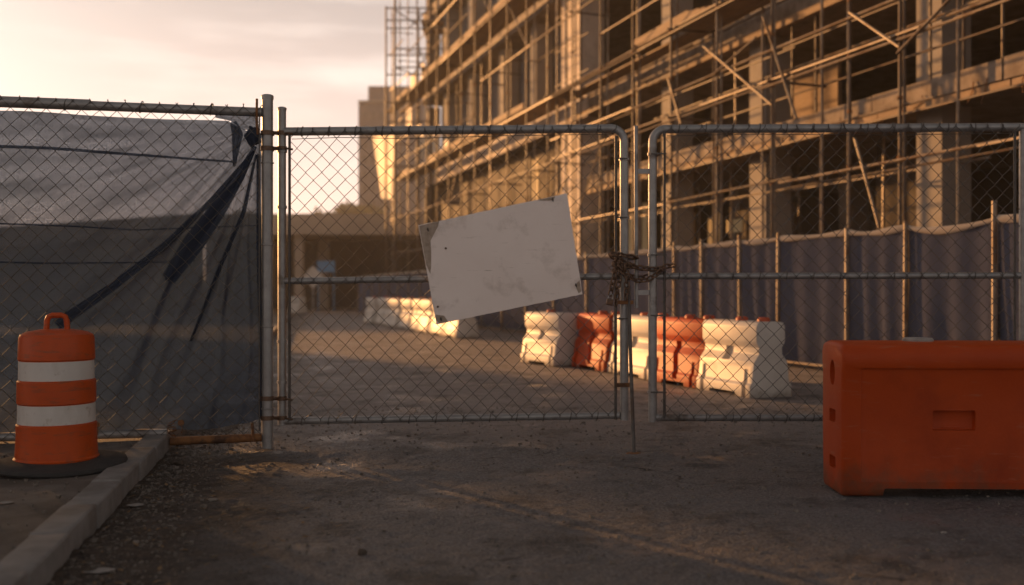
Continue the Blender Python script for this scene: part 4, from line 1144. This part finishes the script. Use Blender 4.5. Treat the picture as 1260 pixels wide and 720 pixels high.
# ledgers
def ledger(z, d0, d1, L=LO - .065, r=.0255, drop=.12, m=None):
    d = d0
    while d < d1:
        ln = min(rgs.uniform(4.6, 6.4), d1 - d)
        if ln > .6 and rgs.random() > drop:
            sp('ledger', [W(s_of_depth(d, LO) - .2, L + rgs.uniform(-.008, .008), z + rgs.uniform(-.035, .035)), W(s_of_depth(d + ln, LO) + .2, L, z + rgs.uniform(-.035, .035))], r, m or ('backlit_steel' if rgs.random() < .35 else None))
        d += ln
ledger(3.22, 9, 54, drop=0); ledger(5.06, 9, 54, drop=0); ledger(5.19, 9, 30, L=LO - .02, drop=.1)
ledger(5.72, 13.4, 30, drop=.1); ledger(6.15, 17, 34, L=LO + .05, r=.022, drop=.2); ledger(4.05, 15, 30, L=LO + .06, r=.022, drop=.35); ledger(7.05, 18, 54, drop=.05); ledger(7.22, 18, 54, L=LO + .08, drop=.1); ledger(8.0, 21, 54, drop=.3)
ledger(9.1, 22, 54, drop=.25); ledger(10.1, 24, 54, drop=.6); ledger(11.15, 27, 54, drop=.05); ledger(11.3, 27, 54, L=LO + .08, drop=.2); ledger(12.1, 28, 54, drop=.5)
ledger(13.15, 33, 54, drop=.3); ledger(14.1, 34, 54, drop=.6); ledger(15.2, 36, 54, drop=.3)
for z, d1_ in ((3.25, 34), (4.2, 33), (5.1, 33), (6.1, 33), (7.1, 40), (9.2, 34), (11.2, 34)): ledger(z, 14, d1_, L=LI, r=.022, drop=.25, m='backlit_steel')
ledger(5.75, 10, 26, L=11.85, r=.024, drop=.1); ledger(3.4, 16, 30, L=12.6, r=.026, drop=.2); ledger(2.3, 12, 30, L=12.75, r=.026, drop=.2)
# planks
def planks(z, d0, d1, n=4, L0=LO + .10, skip=.1):
    d = d0
    while d < d1:
        ln = 3.4
        for k in range(n):
            if rgs.random() < skip: continue
            a = L0 + k * .245; zz = z + rgs.uniform(-.004, .012)
            s0 = s_of_depth(d, LO) + rgs.uniform(-.15, .05); s1 = s_of_depth(d + ln, LO) + rgs.uniform(-.05, .15)
            wpart(MB().wbox(s0, s1, a, a + .225, zz, zz + .045), 'deck_board', 'timber', scf)
        d += ln
planks(7.19, 19.5, 53, 4); planks(11.29, 29, 53, 4)
for z, d0, d1 in ((7.25, 33, 53), (11.35, 30, 53)):
    d = d0
    while d < d1:
        if rgs.random() > .25:
            wpart(MB().wbox(s_of_depth(d, LO), s_of_depth(d + 3.3, LO), LO + .045, LO + .085, z, z + .19), 'toe_board', 'timber', scf)
        d += 3.4
# stack of spare boards lying on the deck
for k in range(5):
    s = s_of_depth(21.3 + .3 * k, LO)
    wpart(MB().wbox(s, s + 3.2 + .3 * math.sin(k), LO + .14 + .03 * k, LO + .36 + .03 * k, 7.262 + .062 * k, 7.31 + .062 * k), 'spare_board', 'timber', scf)
# braces traced from the picture plane of the outer tubes
for (x0, y0, x1, y1) in ((939, 20, 980, 146), (866, 57, 950, 129), (1045, 15, 1107, 58), (1052, 170, 1082, 280), (822, 96, 838, 152),
                         (930, 46, 880, 90), (1168, 0, 1104, 66)):
    sp('brace', [F(x0, y0, LO - .1), F(x1, y1, LO - .1)], .026)
for k in range(2, len(dlist) - 1, 1):
    if rgs.random() < (.5 if k > 7 else .25):
        z0 = rgs.choice([3.2, 5.1, 7.1, 9.1, 11.2]); s0 = s_of_depth(dlist[k], LO); s1 = s_of_depth(dlist[k + 1], LO)
        if rgs.random() < .5: s0, s1 = s1, s0
        sp('brace', [W(s0, LO + .06, z0), W(s1, LO + .06, z0 + 2.0)], .025)
# ladder tower before the pale pier
for px in (686, 697, 708):
    dep = KL * (LO + .5) / (px - 232); s = s_of_depth(dep, LO + .5)
    sp('standard', [W(s, LO + .5, 0), W(s, LO + .5, 13)], .030)
d0, d1 = KL * (LO + .5) / (686 - 232), KL * (LO + .5) / (724 - 232)
for k in range(6):
    z = 7.6 + k * 1.05
    sp('rung', [W(s_of_depth(d0, LO + .5) + .1, LO + .46, z), W(s_of_depth(d1, LO + .5) - .1, LO + .46, z)], .016, seg=6)
# sheet lashed to the far end
sheet = MB(); n = 10
q = [F(458, 168, 10.3), F(483, 166, 10.3), F(484, 246, 10.3), F(470, 244, 10.3)]
vs = []; fs = []
for j in range(n + 1):
    for i in range(n + 1):
        u, v = i / n, j / n; p = (q[0] * (1 - u) + q[1] * u) * (1 - v) + (q[3] * (1 - u) + q[2] * u) * v
        vs.append(p + NV * (0.12 * math.sin(u * 9) * math.sin(v * 4 + 1)))
for j in range(n):
    for i in range(n):
        a = j * (n + 1) + i; fs.append((a, a + 1, a + n + 2, a + n + 1))
nv_ = len(vs); sheet.add(vs + [p + NV * .02 for p in vs], fs + [tuple(nv_ + k for k in reversed(f)) for f in fs])
so_ = sheet.build('hung_sheet', 'pale_sheet', None, 60); tag(so_, 'pale sheet hanging sunlit at the far end of the scaffold', 'sheet')

# far scaffold tower, set square across the end of the building
tw = empty('scaffold_tower', P(500, 388, 50), 'tall slim scaffold tower rising past the end of the building', 'scaffold tower')
def tpole(name, p0, p1, r): return wpart(MB().tube([p0, p1], r, 8), name, 'backlit_steel', tw, 45)
TD = 50.0
for px, dd, r, top in ((475, 52.0, .05, 8), (486, TD, .065, -30), (530, TD, .075, -30), (515, 52.0, .045, 10)):
    x = (px - 630) / FPX * dd
    tpole('standard', Vector((x, dd, 0)), Vector((x, dd, CAM_Z - (top - 360) / FPX * dd)), r)
for py, x0, x1, dd in ((10, 475, 535, TD), (25, 475, 532, TD), (35, 475, 525, 52), (60, 486, 545, TD), (68, 475, 530, 52), (83, 486, 540, TD), (92, 475, 530, 52), (126, 475, 540, TD), (150, 475, 530, TD), (205, 475, 530, TD), (290, 475, 530, TD)):
    tpole('ledger', P(x0, py, dd), P(x1, py, dd), .04)
for a, b in (((486, 12), (515, 32)), ((530, 8), (505, 33)), ((486, 83), (512, 93)), ((530, 62), (508, 92)), ((530, 12), (545, 0)), ((520, 36), (530, 60))):
    tpole('brace', P(a[0], a[1], 51), P(b[0], b[1], 51), .035)
for py in (34, 92):
    p = P(520, py, 50.6)
    wpart(MB().box(p.x, p.x + 1.5, 49.6, 52, p.z, p.z + .12), 'platform', 'timber', tw)
wpart(MB().box8([P(520, 36, 50.2), P(556, 36, 50.2), P(556, 36, 52), P(520, 36, 52), P(530, 18, 50.2), P(556, 18, 50.2), P(556, 18, 52), P(530, 18, 52)]), 'loading_box', 'infill', tw)

# ------------------------------------------------------------------ distant things
tower = empty('office_tower', P(470, 368, 140), 'plain grey tower block with stepped roof beyond the building', 'building')
def tpart(name, material, px0, px1, py0, py1, d0, d1):
    a = P(px0, py1, d0); b = P(px1, py0, d0); return wpart(MB().box(a.x, b.x, d0, d1, max(a.z, 0), b.z), name, material, tower)
tpart('wall', 'tower_wall', 441, 520, 126, 372, 140, 152)
tpart('penthouse', 'tower_wall', 453, 520, 106, 126, 141, 151)
tpart('parapet', 'concrete', 440.5, 520, 123.5, 126, 139.7, 140)
for r_ in range(8):
    for c_i in range(4):
        tpart('window', 'window_glass', 447 + c_i * 10, 451 + c_i * 10, 138 + r_ * 18, 147 + r_ * 18, 139.9, 140.05)

op = empty('overpass', (-20, 62, 0), 'concrete overpass crossing the far end of the street', 'overpass')
def opart(name, material, *a): return wpart(MB().box(*a), name, material, op)
def oramp(name, material, y0, y1, z0, z1):  # left run slopes down, shaped to let low sun reach the barriers
    opart(name, material, -20, 3, y0, y1, z0, z1)
    o0 = 3.2
    wpart(MB().box8([(-66, y0, z0 - o0), (-20.01, y0, z0), (-20.01, y1, z0), (-66, y1, z0 - o0), (-66, y0, z1 - o0), (-20.01, y0, z1), (-20.01, y1, z1), (-66, y1, z1 - o0)]), name, material, op)
oramp('deck', 'overpass_concrete', 62.3, 73, 4.95, 5.55)
oramp('edge_beam', 'overpass_concrete', 61.8, 62.28, 4.75, 5.62)
oramp('parapet', 'overpass_concrete', 61.95, 62.25, 5.62, 6.05)
for x in (-13.4, -19.0):
    opart('pier', 'overpass_concrete', x - .25, x + .25, 62.5, 63.2, 0, 4.94)
    opart('pier', 'overpass_concrete', x - .35, x + .35, 70.5, 71.2, 0, 4.94)
wpart(MB().box8([(-66, 62.5, 0), (-22, 62.5, 0), (-22, 71, 0), (-66, 71, 0), (-66, 62.5, 1.76), (-22, 62.5, 4.80), (-22, 71, 4.80), (-66, 71, 1.76)]), 'embankment', 'overpass_concrete', op)
opart('back_wall', 'dark_inside', -22, 3, 72.2, 72.9, 0, 4.94)
bl = MB(); a = P(390, 335, 61); b_ = P(412, 327, 61); bl.box(a.x, b_.x, 61.0, 61.04, a.z, b_.z + .3)
for xx in (a.x + .04, b_.x - .1): bl.box(xx, xx + .06, 61.05, 61.11, 0, b_.z + .3)
tag(bl.build('banner', 'blue_sheet'), 'small blue banner on posts under the overpass', 'banner')

# diamond road sign seen from behind
rs = P(385, 372, 40); rsg = empty('road_sign', (rs.x, rs.y, 0), 'pale diamond road sign on a stand in the far street', 'road sign')
c = P(385, 341, 40); h = 0.46
mb = MB(); mb.add([(c.x, 40, c.z + h), (c.x + h, 40, c.z), (c.x, 40, c.z - h), (c.x - h, 40, c.z), (c.x, 40.02, c.z + h), (c.x + h, 40.02, c.z), (c.x, 40.02, c.z - h), (c.x - h, 40.02, c.z)], [(3, 2, 1, 0), (4, 5, 6, 7), (0, 1, 5, 4), (1, 2, 6, 5), (2, 3, 7, 6), (3, 0, 4, 7)])
wpart(mb, 'plate', 'white_plastic', rsg)
wpart(MB().tube([(c.x, 40.05, 0), (c.x, 40.05, c.z + .3)], .03, 8), 'pole', 'galvanized', rsg)
for s in (-1, 1): wpart(MB().tube([(c.x, 40.05, .35), (c.x + s * .5, 39.8, 0.0)], .02, 6), 'leg', 'galvanized', rsg)
q = gpt(372, 386)
put_barrier(Vector((q.x, q.y, 0)), math.atan2(UV.y, UV.x) + .3, WM, 'pale barrier standing alone near the diamond road sign', caps=(.5,), sc=1.1)

# hill beyond
n = 60; hx = np.linspace(-160, 60, n); hy = np.linspace(95, 190, 24); HX, HY = np.meshgrid(hx, hy)
HZ = -0.5 + 4.6 * np.exp(-((HX + 22) / 34) ** 2) * np.exp(-((HY - 150) / 26) ** 2) + (vnoise(HX, HY, .05, 7, 3) - .5) * 3 * np.clip((HY - 95) / 20, 0, 1) * np.clip((190 - HY) / 20, 0, 1)
hz_ = np.minimum(HZ, 13)
tag(obj('hill', grid_mesh('hill', HX, HY, hz_, 'hill_grass')), kind='structure')

def tree(x, y, z0, h, r, seed, label, group, nleaf=2600):
    rg = random.Random(seed)
    t = empty('tree', (x, y, z0), label, 'tree', group)
    mb = MB(); mb.tube([(0, 0, -.3), (.05 * h * .2, 0, h * .3), (0, .02 * h, h * .6), (.02 * h, 0, h * .85)], [.035 * h, .026 * h, .016 * h, .006 * h], 8)
    cl = []
    for k in range(11):
        a = rg.random() * 6.28; zz = h * rg.uniform(.38, .95); rr = r * rg.uniform(.25, .85) * (1.1 - abs(zz / h - .6))
        c = Vector((rr * math.cos(a), rr * math.sin(a), zz)); cl.append((c, r * rg.uniform(.32, .55)))
        mb.tube([(0, 0, zz * .6), (c.x * .5, c.y * .5, zz * .82), tuple(c)], [.012 * h, .008 * h, .003 * h], 5)
    mb.build('trunk', 'bark', t, 60)
    lv = MB(); s = r * .085
    for _ in range(nleaf):
        c, cr = rg.choice(cl)
        d = Vector((rg.gauss(0, 1), rg.gauss(0, 1), rg.gauss(0, .8))).normalized() * cr * rg.random() ** .45
        p = c + d; q = Vector((rg.gauss(0, 1), rg.gauss(0, 1), rg.gauss(0, 1))).normalized(); q2 = q.orthogonal().normalized()
        k = s * rg.uniform(.6, 1.4)
        lv.add([p - q * k, p + q2 * k * .6, p + q * k, p - q2 * k * .6], [(0, 1, 2, 3)])
    lv.build('crown', 'leaves', t)
def hill_z(x, y):
    i = min(n - 1, max(0, int(round((x + 160) / 220 * (n - 1))))); j = min(23, max(0, int(round((y - 95) / 95 * 23)))); return float(hz_[j, i])
for k, (px, d, h, r) in enumerate(((372, 128, 7.5, 4.2), (398, 138, 9, 4.6), (424, 132, 8.5, 4.4), (448, 140, 9.5, 4.8), (340, 135, 8.0, 4.5), (300, 140, 8.5, 4.4))):
    x = (px - 630) / FPX * d
    tree(x, d, hill_z(x, d) - .2, h, r, 40 + k, 'round crowned tree on the hazy hill beyond the overpass', 'trees on the hill', 1600)
# trees added out of view on the left to shade the street
for k, (x, y, h, r) in enumerate(((-41.0, 58, 13.0, 2.8), (-41.9, 60, 14.0, 2.6), (-49.5, 57, 8.5, 2.6), (-55, 58, 9, 3.4))):
    tree(x, y, 0, h, r, 80 + k, 'added unseen tree beside the overpass shading the street', 'added shade trees', 9000)

# ------------------------------------------------------------------ evening haze
hb = MB().box(-2700, 2700, -70, 2700, -1.2, 36)
hm = bpy.data.materials.new('haze_air'); hm.use_nodes = True
ht = hm.node_tree
for n_ in list(ht.nodes): ht.nodes.remove(n_)
ho = ht.nodes.new('ShaderNodeOutputMaterial'); hv = ht.nodes.new('ShaderNodeVolumePrincipled')
hv.inputs['Color'].default_value = (0.95, 0.93, 0.90, 1); hv.inputs['Density'].default_value = 0.0011; hv.inputs['Anisotropy'].default_value = 0.3
ht.links.new(hv.outputs[0], ho.inputs['Volume'])
MATS['haze_air'] = hm
tag(hb.build('haze', 'haze_air'), 'thin golden evening haze filling the whole street', 'haze', kind='stuff')
